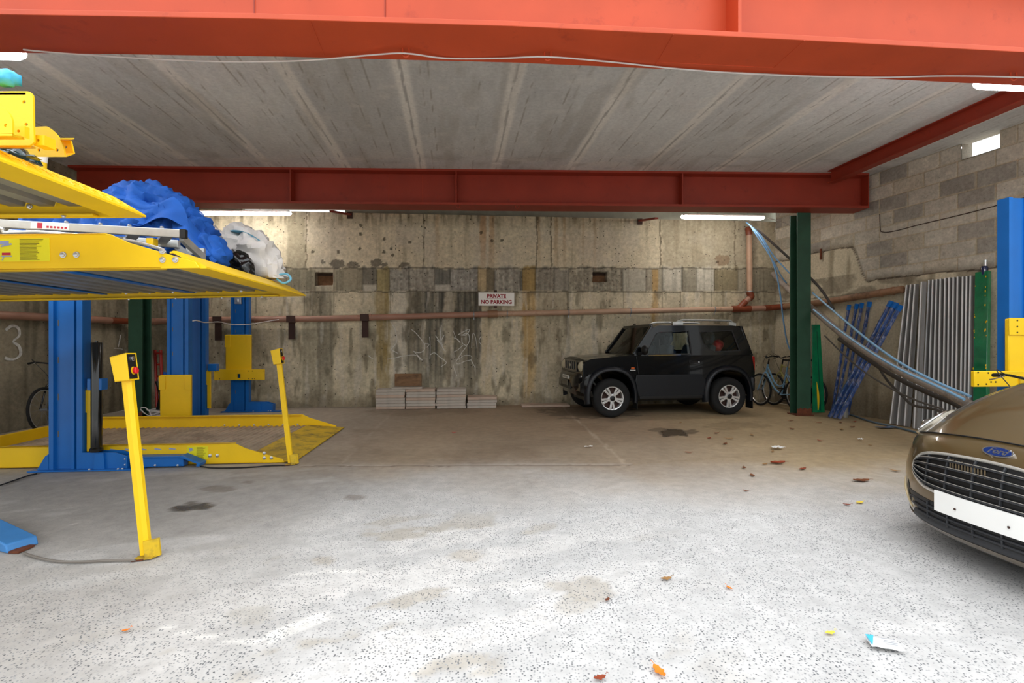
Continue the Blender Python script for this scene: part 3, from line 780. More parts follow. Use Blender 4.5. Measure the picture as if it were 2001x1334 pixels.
# columns
def column(cxx, cyy, w, dep, label, name='steel_post'):
    t = thing(name, label, 'column', (cxx, cyy, 0), 0.03)
    zt = 3.428
    for nm, c, s in (('flange', (0, -dep / 2, zt / 2), (w, .018, zt)), ('flange', (0, dep / 2, zt / 2), (w, .018, zt)), ('web', (0, 0, zt / 2), (.014, dep - .02, zt))):
        mb = MB(); mb.box(c, s); mb.build(nm, M_green, t, bevel=.003, smooth=0)
    mb = MB(); n = 9
    ring = []
    for i in range(n): ring.append((-w / 2 - .012 + (w + .024) * i / (n - 1), .10 + .05 * random.random()))
    mb.prism([(-w / 2 - .004, .01)] + [(w / 2 + .004, .01)] + [(x * .99, z) for x, z in reversed(ring)], -dep / 2 - .013, -dep / 2 - .0095, Matrix(((1, 0, 0, 0), (0, 0, 1, 0), (0, 1, 0, 0), (0, 0, 0, 1))))
    mb.build('rusted_patch', M_rust, t, smooth=0)
    mb = MB(); mb.box((0, 0, .006), (w + .06, dep + .08, .012)); mb.build('base_plate', M_rust, t, smooth=0)
    return t
column(4.94, 8.42, .235, .20, 'dark green steel column with rusted foot, right of the black car')
column(-6.02, 7.95, .215, .20, 'dark green steel column in shade, left of the middle blue post')

# ------------------------------------------------------------------ fluorescent lights
def batten(P, Q, label, mat, dia=.06, hang=None, w=.13):
    P, Q = V(P), V(Q); mid = (P + Q) / 2
    t = thing('fluorescent_light', label, 'light', mid, group='tube lights')
    dd = (Q - P).normalized()
    mb = MB(); n = 16; m = 10; ln = (Q - P).length
    sec = []
    side = dd.cross(V((0, 0, 1))).normalized()
    def ring(s, k): return [P + dd * s + side * (w / 2 * k * math.cos(a)) + V((0, 0, -dia * k * math.sin(a))) for a in [math.pi * i / m for i in range(m + 1)]]
    rings = [ring(0, .45), ring(.02, .85), ring(.05, 1), ring(ln - .05, 1), ring(ln - .02, .85), ring(ln, .45)]
    for r in rings: mb.v += r
    for i in range(len(rings) - 1):
        for k in range(m): b = i * (m + 1) + k; mb.f.append((b, b + 1, b + m + 2, b + m + 1))
        b = i * (m + 1); mb.f.append((b + m, b, b + m + 1, b + 2 * m + 1))
    mb.f.append(tuple(range(m + 1))); mb.f.append(tuple((len(rings) - 1) * (m + 1) + k for k in range(m + 1)))
    mb.build('diffuser', mat, t, True)
    mb = MB(); mb.seg(P + dd * .015 + V((0, 0, .018)), Q - dd * .015 + V((0, 0, .018)), w * .92, .034); mb.build('housing', M_white, t, True, bevel=.008)
    for f in (.2, .8):
        mb = MB(); c = P.lerp(Q, f)
        if hang: mb.tube([c + V((0, 0, .03)), V((c.x, c.y, hang))], .005, 6)
        else: mb.seg(c + V((0, 0, .03)), c + V((0, 0, .058)), .03, .03, up=(0, 1, 0))
        mb.build('hanger', M_galvd, t, True)
batten(at(384, 415.5, 8.55), at(569, 416, 8.75), 'long lit tube light behind the rear beam, above the blue netting', M_light, .045, 3.999, .11)
batten(at(1331, 422.5, 8.9), at(1493, 425, 9.05), 'long lit tube light behind the rear beam, beside the green column', M_light, .045, 3.999, .11)
pl = at(44, 99, 3.55); batten(pl, pl + V((-1.55, -.04, 0)), 'lit tube light under the front beam, above the left lifts', M_lightc, .06, 3.999)
pl = at(1910, 158, 3.94); batten(pl, pl + V((1.55, .12, 0)), 'lit tube light under the front beam, near the block wall', M_lightc, .06, 3.999)

# white cable strung under the front beam
pts = [at(46, 97, 3.34), at(120, 104, 3.36), at(240, 112, 3.40), at(350, 118, 3.43), at(465, 121, 3.44), at(600, 118, 3.42), at(720, 108, 3.39)]
h0, h1, h2 = HOOKS; dn = V((0, -.022, -.045))
pts += [h0 + dn, at(870, 106, 3.45), at(980, 106.5, 3.45), h1 + dn, at(1200, 119, 3.5), at(1330, 135, 3.58), at(1500, 146, 3.64), at(1700, 150, 3.70), at(1850, 148, 3.68), h2 + dn, at(2030, 152, 3.72)]
for p in pts: p.z = min(p.z, 3.238)
mb = MB(); mb.tube(smooth_path(pts, 5), .0055, 8)
tag(mb.build('cable', M_cable), 'thin white cable looped through hooks under the front beam', 'cable')
# cable along the block wall
mb = MB(); mb.tube(smooth_path([on_wall(x, y, RA, RB, .012) for x, y in ((1719, 418), (1720, 446), (1724, 453), (1745, 452), (1800, 438), (1900, 414), (2010, 384), (2060, 370))], 4), .006, 6)
tag(mb.build('cable', M_brown), 'thin dark cable running along the block wall', 'cable')
mb = MB(); mb.tube(smooth_path([at(1500, 426, 9.0), at(1530, 434, 8.85), at(1549, 444, 8.72)], 4), .006, 6)
tag(mb.build('cable', M_cableg), 'thin grey cable from a tube light to the right green column', 'cable')

# ------------------------------------------------------------------ drain pipe
t = thing('drain_pipe', 'brown drain pipe running along the back and side walls with a rising branch', 'pipe', on_wall(1000, 610, BL, BR, .1))
def wp(x, y): return on_wall(x, y, BL, BR, .11)
def rp_(x, y): return on_wall(x, y, RA, RB, .13)
def lp_(x, y): return on_wall(x, y, LA, LB, .11)
R = .056
mb = MB(); mb.tube([lp_(-150, 605), lp_(0, 615.5), lp_(171, 623.5), lp_(215, 626)], R, 16); mb.build('pipe_length', M_pipe, t, True)
mb = MB(); mb.tube([lp_(215, 626), lp_(238, 627), wp(262, 628), wp(290, 628)], R, 16); mb.build('elbow', M_terra, t, True)
mb = MB(); mb.tube([wp(290, 628), wp(402, 625), wp(489, 624), wp(600, 623), wp(720, 620.5), wp(955, 613.5)], R, 16); mb.build('pipe_length', M_pipe, t, True)
mb = MB(); mb.tube([wp(970, 613), wp(1270, 607), wp(1432, 603.5)], R * .95, 16); mb.build('pipe_length', M_pipe2, t, True)
mb = MB(); mb.tube([wp(953, 613.5), wp(972, 613)], R * 1.25, 16); mb.build('coupling', M_pipeb, t, True)
for x, y in ((724, 620), (938, 614), (498, 624), (305, 628)):
    mb = MB(); mb.tube([wp(x - 2, y), wp(x + 2, y)], R * 1.12, 16); mb.build('coupling', M_pipe, t, True)
for x, y in ((926, 614), (991, 612.5), (1111, 610), (1232, 608), (1396, 604.5)):
    mb = MB(); mb.tube([wp(x - 1, y), wp(x + 1, y)], R * 1.08, 16); p = wp(x, y); mb.seg(p + V((0, 0, -R)), p + V((0, 0, -R - .05)), .015, .01, up=(0, 1, 0)); mb.build('clamp', M_galvd, t, True)
mb = MB(); mb.tube([wp(1430, 603.5), wp(1466, 603)], R * 1.18, 16); mb.tube(smooth_path([wp(1444, 603), wp(1450, 596), wp(1457, 589)], 3), R * 1.1, 14); mb.build('branch_fitting', M_terra, t, True)
mb = MB(); mb.tube([wp(1455, 591), wp(1468, 579)], R * .98, 14); mb.build('pipe_length', M_pipe, t, True)
mb = MB(); mb.tube(smooth_path([wp(1464, 583), wp(1468, 579), wp(1465, 572), wp(1465, 569)], 4), R * 1.15, 14); mb.build('elbow', M_terra, t, True)
mb = MB(); mb.tube([wp(1465, 571), wp(1464, 455)], R * .98, 16); mb.build('pipe_length', M_pipe2, t, True)
mb = MB(); mb.tube(smooth_path([wp(1464, 459), wp(1463, 451), on_wall(1462, 447, BL, BR, .08)], 4), R * 1.12, 14); mb.build('elbow', M_terra, t, True)
mb = MB(); mb.tube([wp(1465, 570.5), wp(1465, 568.5)], R * 1.3, 14); mb.build('clamp', M_galv, t, True)
mb = MB(); mb.tube([wp(1466, 603), wp(1494, 602)], R, 16); mb.build('pipe_length', M_pipe, t, True)
mb = MB(); mb.tube(smooth_path([wp(1494, 602), wp(1508, 601), rp_(1524, 599.5), rp_(1534, 598.5)], 4), R * 1.1, 16); mb.build('elbow', M_terra, t, True)
mb = MB(); mb.tube([rp_(1532, 598.5), rp_(1605, 591), rp_(1700, 575.5), rp_(1764, 565)], R, 16); mb.build('pipe_length', M_pipeb, t, True)
for x, y in ((1722, 572), (1745, 568)):
    mb = MB(); mb.tube([rp_(x - 2, y), rp_(x + 2, y)], R * 1.15, 14); mb.build('coupling', M_pipeb, t, True)
for x, y in ((429, 625), (572, 623.5), (715, 620.5)):
    p = wp(x, y); q = on_wall(x, y, BL, BR, .035); mb = MB(); mb.box(q + V((0, -.04, -.18)), (.12, .016, .40)); mb.box(p + V((-.01, -R - .008, 0)), (.16, .012, .125)); mb.seg(p + V((0, 0, -.06)), q + V((0, 0, -.06)), .12, .012)
    mb.build('pipe_bracket', M_brown, t, True, smooth=0)

# ------------------------------------------------------------------ sign
A_, B_ = on_wall(935, 571, BL, BR, .16), on_wall(1005, 597.5, BL, BR, .16)
c = (A_ + B_) / 2; xa = V((B_.x - A_.x, B_.y - A_.y, 0)).normalized(); za = V((0, 0, 1)); ya = za.cross(xa)
w_, h_ = (V((B_.x - A_.x, B_.y - A_.y))).length, A_.z - B_.z
t = thing('parking_sign', 'white sign reading PRIVATE NO PARKING above the drain pipe', 'sign', M=basis(c, xa, ya, za))
mb = MB(); mb.box((0, 0, 0), (w_, .012, h_)); mb.build('panel', M_signw, t, bevel=.003)
T = Matrix.Translation(V((0, -.0075, 0))) @ Matrix.Rotation(math.pi / 2, 4, 'X')
mb = MB(); text_into(mb, 'PRIVATE', .098, T @ Matrix.Translation(V((0, .055, 0))), .001, .004)
text_into(mb, 'NO PARKING', .098, T @ Matrix.Translation(V((0, -.057, 0))), .001, .004)
mb.box((0, -.0075, .008), (.39, .002, .007)); mb.build('lettering', M_text, t, smooth=0)
mb = MB(); mb.box((-.02, .03, 0), (.06, .03, h_ + .085)); mb.build('bracket', M_brown, t, smooth=0)

# ------------------------------------------------------------------ stacks of concrete slabs by the wall
ords = ('lowest', 'second', 'third', 'fourth', 'fifth', 'sixth', 'seventh')
xa = V((BR[0] - BL[0], BR[1] - BL[1], 0)).normalized(); ya = V((-xa.y, xa.x, 0)); rotw = math.atan2(xa.y, xa.x)
def sbase(px_, off): return on_wall(px_, 760, BL, BR, off)
for (p0, p1, n, nm) in ((738, 794, 7, 'leftmost'), (795.5, 852, 7, 'second'), (854, 911, 7, 'third'), (913, 970, 4, 'short rightmost')):
    pc = sbase((p0 + p1) / 2, .21); w = (p1 - p0) / F * pc.y
    for k in range(n):
        jx, jy = random.uniform(-.008, .008), random.uniform(-.02, .01)
        mb = MB(); mb.box((0, 0, 0), (w - .01, .38, .050))
        nmk = 'topmost' if k == n - 1 else ords[k]
        o = mb.build('paving_stone', M_slab if random.random() < .6 else M_slab2, bevel=.006)
        o.location = V((pc.x, pc.y, .026 + k * .0525)) + xa * jx + ya * jy; o.rotation_euler = (0, 0, rotw + random.uniform(-.01, .01))
        MW[o.name] = Matrix.Translation(o.location)
        tag(o, f'{nmk} concrete slab in the {nm} of the slab stacks by the back wall', 'slab', 'concrete slabs stacked by the back wall')
pc = sbase(797, .21); mb = MB(); mb.box((0, 0, 0), (.56, .30, .028)); o = mb.build('paving_stone', M_slab, bevel=.004); o.location = (pc.x, pc.y, .3815 + .001); o.rotation_euler = (0, 0, rotw)
tag(o, 'thin pale slab lying across the two left slab stacks under the wooden board', 'slab', 'concrete slabs stacked by the back wall')
pc = sbase(797, .2); mb = MB(); mb.box((0, 0, .12), (.50, .05, .24), Matrix.Rotation(-.06, 4, 'X')); o = mb.build('wooden_board', M_wood, bevel=.004); o.location = (pc.x, pc.y + .03, .402); o.rotation_euler = (0, 0, rotw)
tag(o, 'brown weathered wooden board leaning on the wall atop the slabs', 'board')
pc = sbase(1065, .2); mb = MB(); mb.box((0, 0, .02), (.92, .3, .04)); o = mb.build('paving_stone', M_slab2, bevel=.005); o.location = (pc.x, pc.y, .001); o.rotation_euler = (0, 0, rotw)
tag(o, 'single flat slab lying on the floor in front of the black car', 'slab', 'concrete slabs stacked by the back wall')
# ================================================================== parking lifts
YAW = math.radians(5.0)
U, W_ = V((math.cos(YAW), math.sin(YAW), 0)), V((-math.sin(YAW), math.cos(YAW), 0))
XZ = Matrix(((1, 0, 0, 0), (0, 0, 1, 0), (0, 1, 0, 0), (0, 0, 0, 1)))     # prism outline (x, z), depth along y

def bolts(pts, parent, r=.014, n=(0, -1, 0)):
    n = V(n)
    for p in pts:
        mb = MB(); p = V(p); q = n.to_track_quat('Z', 'Y').to_matrix().to_4x4()
        mb.lathe([(r * 1.25, 0), (r * 1.25, .003), (r * .95, .004), (r * .85, .010), (r * .4, .012)], 12, Matrix.Translation(p) @ q)
        mb.build('bolt', M_bolt, parent)

M_deck = pm('galvanised_deck', (150, 152, 152), 0.45, metal=.55, var=.14, vscale=6)
M_dirtydeck = pm('dirty_deck', (178, 160, 138), 0.85, metal=0, var=.25, vscale=4, dirt=((136, 118, 100), .3, 3))
M_label = pm('yellow_sticker', (238, 226, 30), 0.5, var=.03)
M_labtext = pm('sticker_print', (120, 110, 20), 0.6, var=.05)
M_labblue = pm('sticker_blue', (150, 160, 200), 0.5, var=.05); M_labred = pm('sticker_red', (190, 40, 60), 0.5, var=.05)

def platform(name, label, corner, Lp, Wd, tilt, deck_h, deck_mat, ramp=True, sticker=None, strips=(), tread=False, nose=.50, far_low=0.0, blt=True):
    """origin: entry end, near side, bottom of rail. local x runs back from the entry (negative u), y across, z up"""
    M = basis(corner, U, W_, V((0, 0, 1))) @ Matrix.Rotation(-tilt, 4, 'Y')
    t = thing(name, label, 'platform', M=M, group='parking lift platforms')
    hh = .205
    prof = [(-.0, 0), (-.02, .035), (-nose + .12, .15), (-nose + .02, hh - .005), (-nose - .03, hh), (-Lp, hh), (-Lp, 0)]
    for y0, y1, nm in ((0, .012, 'side_rail'), (Wd - .012, Wd, 'side_rail')):
        mb = MB(); mb.prism(prof, y0, y1, XZ)
        s = 1 if y0 < .1 else -1
        ya, yb = (y0, y0 + .06) if s > 0 else (y1 - .06, y1)
        mb.box(((-Lp - nose) / 2, (ya + yb) / 2, hh - .006), (Lp - nose, .06, .012)); mb.box((-Lp / 2 - .06, (ya + yb) / 2, .006), (Lp - .3, .06, .012))
        mb.build(nm, M_yel, t, bevel=.003)
    # deck: trapezoid ribs running across the platform
    pitch, dep = (.145, .04) if not ramp else (.075, .012)
    xs0 = .40 if ramp else .14; n = int((Lp - xs0) / pitch); pr = []
    for i in range(n):
        x = -xs0 - i * pitch
        pr += [(x, deck_h), (x - pitch * .5, deck_h), (x - pitch * .6, deck_h + dep), (x - pitch * .9, deck_h + dep)]
    low = [(x, z - .004) for x, z in pr]
    mb = MB()
    for i in range(len(pr) - 1):
        (x0, z0), (x1, z1) = pr[i], pr[i + 1]
        q = [V((x0, .014, z0)), V((x1, .014, z1)), V((x1, Wd - .014, z1)), V((x0, Wd - .014, z0))]
        mb.hexa([p - V((0, 0, .004)) for p in q], q)
    mb.build('deck', deck_mat, t, smooth=0)
    for x, w in strips:
        mb = MB(); mb.box((x, Wd / 2, deck_h - .008), (w, Wd - .07, .006)); mb.build('cross_strip', M_blue, t, smooth=0)
    # entry lip: folded sheet from deck down to the tip
    rm = M_yelworn if ramp else M_yel
    mb = MB()
    tip, z0r = (.10, -.40) if ramp else (.03, -.13)
    if ramp: a = [(-.42, deck_h + dep + .004), (-.40, deck_h + dep + .006), (.10, .012), (.10, 0.0), (-.05, .0), (-.40, deck_h - .02), (-.42, deck_h - .02)]
    else: a = [(-.17, deck_h + dep + .002), (-.15, deck_h + dep + .010), (-.13, deck_h + dep + .008), (.03, .010), (.03, 0), (-.13, 0), (-.13, .012), (-.02, .012), (-.15, deck_h + dep - .004), (-.17, deck_h + dep - .006)]
    mb.prism(a, .016, Wd - .016, XZ); mb.build('entry_ramp' if ramp else 'entry_lip', rm, t, bevel=.003 if ramp else 0, smooth=40 if ramp else 0)
    if tread:
        mb = MB(); k = int(Wd / .062)
        for i in range(k):
            y = .05 + i * (Wd - .1) / k
            zt = deck_h + dep + .009
            f = lambda xx: zt + (.010 - zt) * (xx + .13) / .16 + .002
            mb.tube([V((-.095, y - .020, f(-.095))), V((-.055, y + .012, f(-.055)))], .0042, 5)
            mb.tube([V((-.045, y + .036, f(-.045))), V((-.005, y + .010, f(-.005)))], .0042, 5)
        mb.build('tread_pattern', M_yel, t)
    if blt:
        bolts([(-.20, -.001, .05), (-.20, -.001, .10), (-.13, -.001, .05), (-.66, -.001, .085), (-.73, -.001, .085)], t)
        bolts([(-1.55 + .2 * i, Wd - .013, .06) for i in range(6)], t, .011)
        bolts([(-x, Wd - .06, -.001) for x in (.35, .7, 1.1, 1.5)], t, .009, (0, 0, -1))
    if sticker is not None:
        x0, x1 = sticker
        mb = MB(); mb.box(((x0 + x1) / 2, -.0015, .115), (x1 - x0, .002, .13)); st = mb.build('warning_sticker', M_label, t, smooth=0)
        mb = MB(); w = x1 - x0
        for k in range(16):
            z = .172 - k * .0075; ln = w * (.30 + .16 * random.random()); mb.box((x0 + w * .45 + ln / 2, -.0032, z), (ln, .001, .0028))
        mb.build('print', M_labtext, st, smooth=0)
        mb = MB(); mb.box((x0 + w * .17, -.0032, .155), (w * .16, .001, .02)); mb.seg((x0 + w * .1, -.0032, .135), (x0 + w * .3, -.0032, .148), .002, .008); mb.build('pictogram', M_labblue, st, smooth=0)
        mb = MB(); mb.box((x0 + w * .2, -.0032, .093), (w * .16, .001, .014)); mb.build('pictogram', M_labred, st, smooth=0)
        mb = MB(); mb.box((x0 + w * .2, -.0032, .08), (w * .2, .001, .006)); mb.seg((x0 + w * .12, -.0032, .058), (x0 + w * .16, -.0032, .08), .003, .004); mb.build('pictogram', M_labblue, st, smooth=0)
    return t

# middle platform, raised; its entry tip is seen at photo (388, 523)
cA = at(390, 523.5, 2.84)
pA = platform('lift_platform', 'raised yellow lift platform carrying ladder, blue netting and sacks', cA, 4.2, 1.78, .027, .055, M_deck, ramp=False, sticker=(-1.08, -.80), strips=((-.98, .07), (-1.72, .05)))
# front platform, raised higher, closest to the camera; far entry corner at photo (278, 425)
c0 = at(278, 426, 2.66) - W_ * 1.80
p0 = platform('lift_platform', 'topmost raised yellow lift platform with tread plate lip, carrying yellow steel parts', c0, 4.2, 1.80, .026, .064, M_deck, ramp=False, tread=True, nose=.42)
# rear platform, down on the floor
cB = fl(556, 904)
pB = platform('lift_platform', 'yellow lift platform lowered onto the floor with dirty deck and worn ramp', cB + V((0, 0, .004)), 3.45, 2.04, 0, .035, M_dirtydeck, ramp=True, sticker=(-.95, -.75))
for k in range(5):
    x = -1.66 + k * .14; mb = MB(); mb.hexa([V((x - .025, -.003, .158)), V((x + .03, -.003, .152)), V((x + .045, -.003, .160)), V((x - .02, -.003, .174))], [V((x - .025, -.001, .158)), V((x + .03, -.001, .152)), V((x + .045, -.001, .160)), V((x - .02, -.001, .174))]); mb.build('pictogram', M_labblue, pB, smooth=0)
mb = MB(); mb.box((-3.42, 1.02, .09), (.05, 1.98, .17)); mb.build('end_stop', M_yel, pB, bevel=.006)

# ------------------------------------------------------------------ posts
def lift_post(loc, label, carriage, zc=0.0, h=2.72, cyl=False, mirror=False, bar=False, base=True, yaw=YAW, cover=True, rightside=False):
    """origin at the floor, left front corner of the post"""
    t = thing('lift_post', label, 'post', loc, yaw, group='blue parking lift posts')
    prof = [(0, 0), (.052, 0), (.060, .028), (.245, .028), (.252, 0), (.285, 0), (.288, .045), (.302, .045), (.306, .008), (.372, .008), (.375, .02), (.375, .115), (.36, .115), (.36, .03), (.32, .03), (.30, .06), (.06, .06), (.012, .02), (.012, .115), (0, .115)]
    prof = [(x * .8, y) for x, y in prof]
    mb = MB(); mb.prism(prof, .004, h); mb.build('column_profile', M_blue, t, smooth=0)
    mb = MB()
    for i in range(7): mb.box((.067, .0262, .35 + i * .36), (.008, .004, .06))
    mb.build('weld_marks', M_cableg, t, smooth=0)
    if base:
        mb = MB(); mb.box((.36, .02, .006), (1.02 if not rightside else .9, .15, .012)); mb.build('base_plate', M_blue, t, smooth=0)
        for y in (-.004, .10): mb = MB(); mb.prism([(-.10, .012), (0, .012), (0, .16), (-.03, .14)], y, y + .008, XZ); mb.build('foot_gusset', M_blue, t, smooth=0)
        mb = MB(); mb.prism([(.30, .012), (.72, .012), (.72, .125), (.60, .165), (.30, .17)], .105, .113, XZ); mb.build('foot_gusset', M_blue, t, smooth=0)
        mb = MB(); mb.prism([(.30, .012), (.72, .012), (.72, .125), (.60, .165), (.30, .17)], .0, .008, XZ)
        mb.build('foot_gusset', M_blue, t, smooth=0); mb = MB(); mb.hexa([V((.42, -.02, .012)), V((.52, -.02, .012)), V((.52, .0, .012)), V((.42, .0, .012))], [V((.43, -.02, .165)), V((.51, -.02, .165)), V((.51, .0, .165)), V((.43, .0, .165))])
        mb.build('foot_rib', M_blue, t, smooth=0); mb = MB(); mb.box((.715, .05, .065), (.012, .13, .13)); mb.build('foot_bracket', M_blue, t, smooth=0)
        if cover:
            mb = MB(); mb.prism([(.735, .014), (1.23, .014), (1.23, .105), (.76, .105), (.735, .085)], .01, .10, XZ)
            mb.prism([(1.20, .118), (1.22, .126), (1.40, .045), (1.39, .012), (1.36, .012), (1.365, .04), (1.20, .107), (.76, .107), (.76, .118)], -.012, .11, XZ)
            mb.build('drive_cover', M_blue, t, bevel=.004, smooth=0)
            bolts([(.98, -.012, .035), (1.19, -.012, .03)], t, .008); bolts([(.70, -.006, .10), (.70, -.006, .045)], t, .007)
        bolts([(-.07, .03, .012), (.40, -.045, .012), (.66, -.045, .012), (.70, -.045, .012)], t, .010, (0, 0, 1))
    if carriage == 'front':
        mb = MB(); mb.box((.16, -.05, zc + .31), (.43, .05, .62)); mb.build('carriage_plate', M_yel, t, bevel=.01)
        mb = MB(); mb.prism([(-.065, zc + .40), (.015, zc + .40), (.03, zc + .42), (.03, zc + .61), (-.065, zc + .61)], -.085, -.075, XZ); mb.prism([(.385, zc + .40), (.305, zc + .40), (.29, zc + .42), (.29, zc + .61), (.385, zc + .61)], -.085, -.075, XZ)
        mb.build('guide_plate', M_yel, t, bevel=.003)
        if bar:
            mb = MB(); mb.prism([(-.235, zc - .18), (.615, zc - .18), (.615, zc + .01), (-.235, zc + .01)], -.10, -.075, XZ, holes=[[(.155, zc - .14), (.205, zc - .14), (.205, zc - .07), (.155, zc - .07)]])
            mb.build('cross_bar', M_yel, t, bevel=.004, smooth=0)
            mb = MB()
            for x in (-.21, -.14, .34, .41, .45, .59):
                for z in (-.155, -.02):
                    if random.random() < .75: mb.lathe([(.008, 0), (.008, .002)], 8, Matrix.Translation(V((x, -.1005, zc + z))) @ Matrix.Rotation(math.pi / 2, 4, 'X'))
            mb.build('bolt_holes', M_blk, t, smooth=0)
    if carriage == 'side' or cyl:
        mb = MB(); mb.box((.335, .06, .48), (.05, .03, .62)); mb.box((.30, .055, .66), (.03, .02, .22)); mb.build('carriage_plate', M_yel, t, bevel=.003)
        mb = MB(); mb.box((.40, .06, .83), (.135, .09, .115)); mb.build('cylinder_clamp', M_blue, t, bevel=.006)
    if cyl:
        mb = MB(); mb.lathe([(.055, .17), (.055, .2), (.046, .21), (.046, 1.23), (.042, 1.24), (.012, 1.24), (.012, 1.26)], 24, Matrix.Translation(V((.405, .04, 0)))); mb.build('hydraulic_cylinder', M_blkgl, t)
    return t
lift_post(fl(95, 919.5), 'blue lift post with black hydraulic cylinder between the middle and lowered platforms', None, cyl=True)
P2 = at(326, 700, 7.28); P2.z = 0
lift_post(P2, 'blue lift post with a yellow plate near the floor, behind the lowered platform', 'front', .14, cyl=False, base=False)
P2b = at(362, 700, 7.86); P2b.z = 0
lift_post(P2b, 'blue lift post tight behind the post with the low yellow plate', 'side', base=False)
P3 = at(451, 700, 8.72); P3.z = 0
t3 = lift_post(P3, 'blue lift post with raised yellow plate and cross bar, in front of the back wall', 'front', .75, bar=True, cover=False)
mb = MB(); mb.box((.13, -.012, 2.0), (.11, .03, .17)); mb.lathe([(.02, 0), (.02, .05)], 10, Matrix.Translation(V((.13, -.03, 1.95)))); mb.build('limit_switch', M_alu, t3, bevel=.004)
P4 = at(1972, 390, 5.0); P4.z = 0
t4 = lift_post(P4, 'blue lift post with yellow plates by the block wall, behind the brown car', None)
mb = MB(); mb.box((.22, -.05, 1.20), (.62, .04, .56)); mb.build('carriage_plate', M_yel, t4, bevel=.01)
mb = MB(); mb.box((.22, -.076, 1.40), (.63, .012, .17)); mb.build('guide_plate', M_yel, t4, bevel=.003)
mb = MB(); mb.box((.23, -.10, .88), (1.50, .035, .155)); mb.build('cross_bar', M_yel, t4, bevel=.005)
mb = MB(); mb.box((-.01, -.125, .87), (.06, .02, .07)); mb.build('latch_block', M_yelworn, t4, bevel=.004)
mb = MB(); mb.box((.03, -.122, .865), (.03, .02, .06)); mb.build('latch_slot', M_blk, t4, smooth=0)
mb = MB()
for x, z in ((-.48, .945), (-.48, .825), (-.39, .83), (-.37, .94), (-.34, .85), (-.29, .85)): mb.lathe([(.008, 0), (.008, .003)], 8, Matrix.Translation(V((x, -.1175, z))) @ Matrix.Rotation(math.pi / 2, 4, 'X'))
for x in (-.01, .12, .3):
    for z in (1.34, 1.40, 1.46): mb.lathe([(.008, 0), (.008, .003)], 8, Matrix.Translation(V((x, -.082, z))) @ Matrix.Rotation(math.pi / 2, 4, 'X'))
mb.build('bolt_holes', M_blk, t4, smooth=0)
# the post of the front platform stands outside the frame; its blue cable cover reaches in
q = fl(46, 1072); p = q - U * .62 - W_ * (-.30)
t = thing('cable_cover', 'pale blue steel cover on the floor at the bottom left, beside the front pedestal cable', 'cover', q)
d = (q - p).normalized(); s = V((-d.y, d.x, 0))
mb = MB(); w = .075
mb.hexa([p - s * w, p + s * w, q + s * w, q - s * w], [p - s * w + V((0, 0, .14)), p + s * w + V((0, 0, .14)), q + s * w - d * .02 + V((0, 0, .05)), q - s * w - d * .02 + V((0, 0, .05))])
mb.build('channel_cover', pm('chalky_blue_paint', (66, 132, 196), .55, var=.12, vscale=5), t, True, bevel=.008)
mb = MB(); mb.box(q + V((.01, -.02, .008)), (.06, .10, .012)); mb.build('rusted_tab', M_rust, t, True, smooth=0)

# ------------------------------------------------------------------ control pedestals
def pedestal(base, top, label, s=1.0):
    base, top = V(base), V(top)
    t = thing('control_pedestal', label, 'control box', base, group='yellow lift control pedestals')
    d = (top - base).normalized()
    x = V((1, .08, 0)); x = (x - d * x.dot(d)).normalized(); y = d.cross(x)
    L_ = (top - base).length
    M = basis(V((0, 0, 0)), x, y, d)
    mb = MB(); mb.prism([(-.021, -.022), (.005, -.022), (.021, -.004), (.021, .022), (.016, .022), (.016, -.001), (.003, -.017), (-.021, -.017)], .02, L_, M); mb.build('pole', M_yel, t, smooth=0)
    mb = MB(); mb.prism([(.01, -.034), (.06, -.02), (.075, .0), (.075, .012), (.0, -.02)], .0, .10, M); mb.box((0, 0, .004), (.11, .09, .008), M); mb.build('foot', M_yelworn, t, smooth=0)
    mb = MB(); mb.box((-.02, -.03, .004), (.06, .05, .006), M); mb.build('rusted_tab', M_rust, t, smooth=0)
    hd = M @ Matrix.Translation(V((.0, 0, L_))) @ Matrix.Diagonal(V((.70, .80, .96, 1)))
    mb = MB()
    f = [(-.058, -.045), (.054, -.045), (.052, .12), (-.078, .105)]
    mb.prism(f, -.06, -.052, hd @ XZ)
    mb.prism([(-.058, -.045), (.054, -.045), (.054, -.038), (-.056, -.038)], -.06, .05, hd @ XZ); mb.prism([(-.078, .105), (.052, .12), (.052, .112), (-.077, .098)], -.06, .05, hd @ XZ)
    mb.prism([(-.058, -.045), (-.052, -.045), (-.071, .105), (-.078, .105)], -.06, .05, hd @ XZ)
    mb.prism(f, .044, .05, hd @ XZ); mb.build('control_housing', M_yel, t, bevel=.002, smooth=0)
    mb = MB(); mb.box((.046, -.004, .04), (.008, .085, .15), hd); mb.build('control_panel', M_blk, t, smooth=0)
    RY = Matrix.Rotation(math.pi / 2, 4, 'Y')
    mb = MB(); mb.lathe([(.014, 0), (.014, .012), (.021, .014), (.021, .026), (.017, .032)], 18, hd @ Matrix.Translation(V((.05, -.0, .012))) @ RY); mb.build('emergency_button', pm('red_plastic', (214, 34, 40), .35, var=.05), t)
    mb = MB(); mb.lathe([(.024, 0), (.024, .004)], 18, hd @ Matrix.Translation(V((.05, -.0, .012))) @ RY); mb.build('button_ring', M_yel, t)
    mb = MB(); mb.lathe([(.016, 0), (.016, .01), (.012, .013)], 18, hd @ Matrix.Translation(V((.05, -.0, .085))) @ RY); mb.build('key_switch', M_chrome, t)
    return t
b1 = fl(287, 1088); t1 = at(248.5, 729, 2.86)
pedestal(b1, t1, 'leaning yellow control pedestal with red stop button, standing alone in front')
b2 = fl(569, 907); t2 = at(545, 703, 5.03)
pedestal(b2, t2, 'leaning yellow control pedestal at the ramp of the lowered platform')
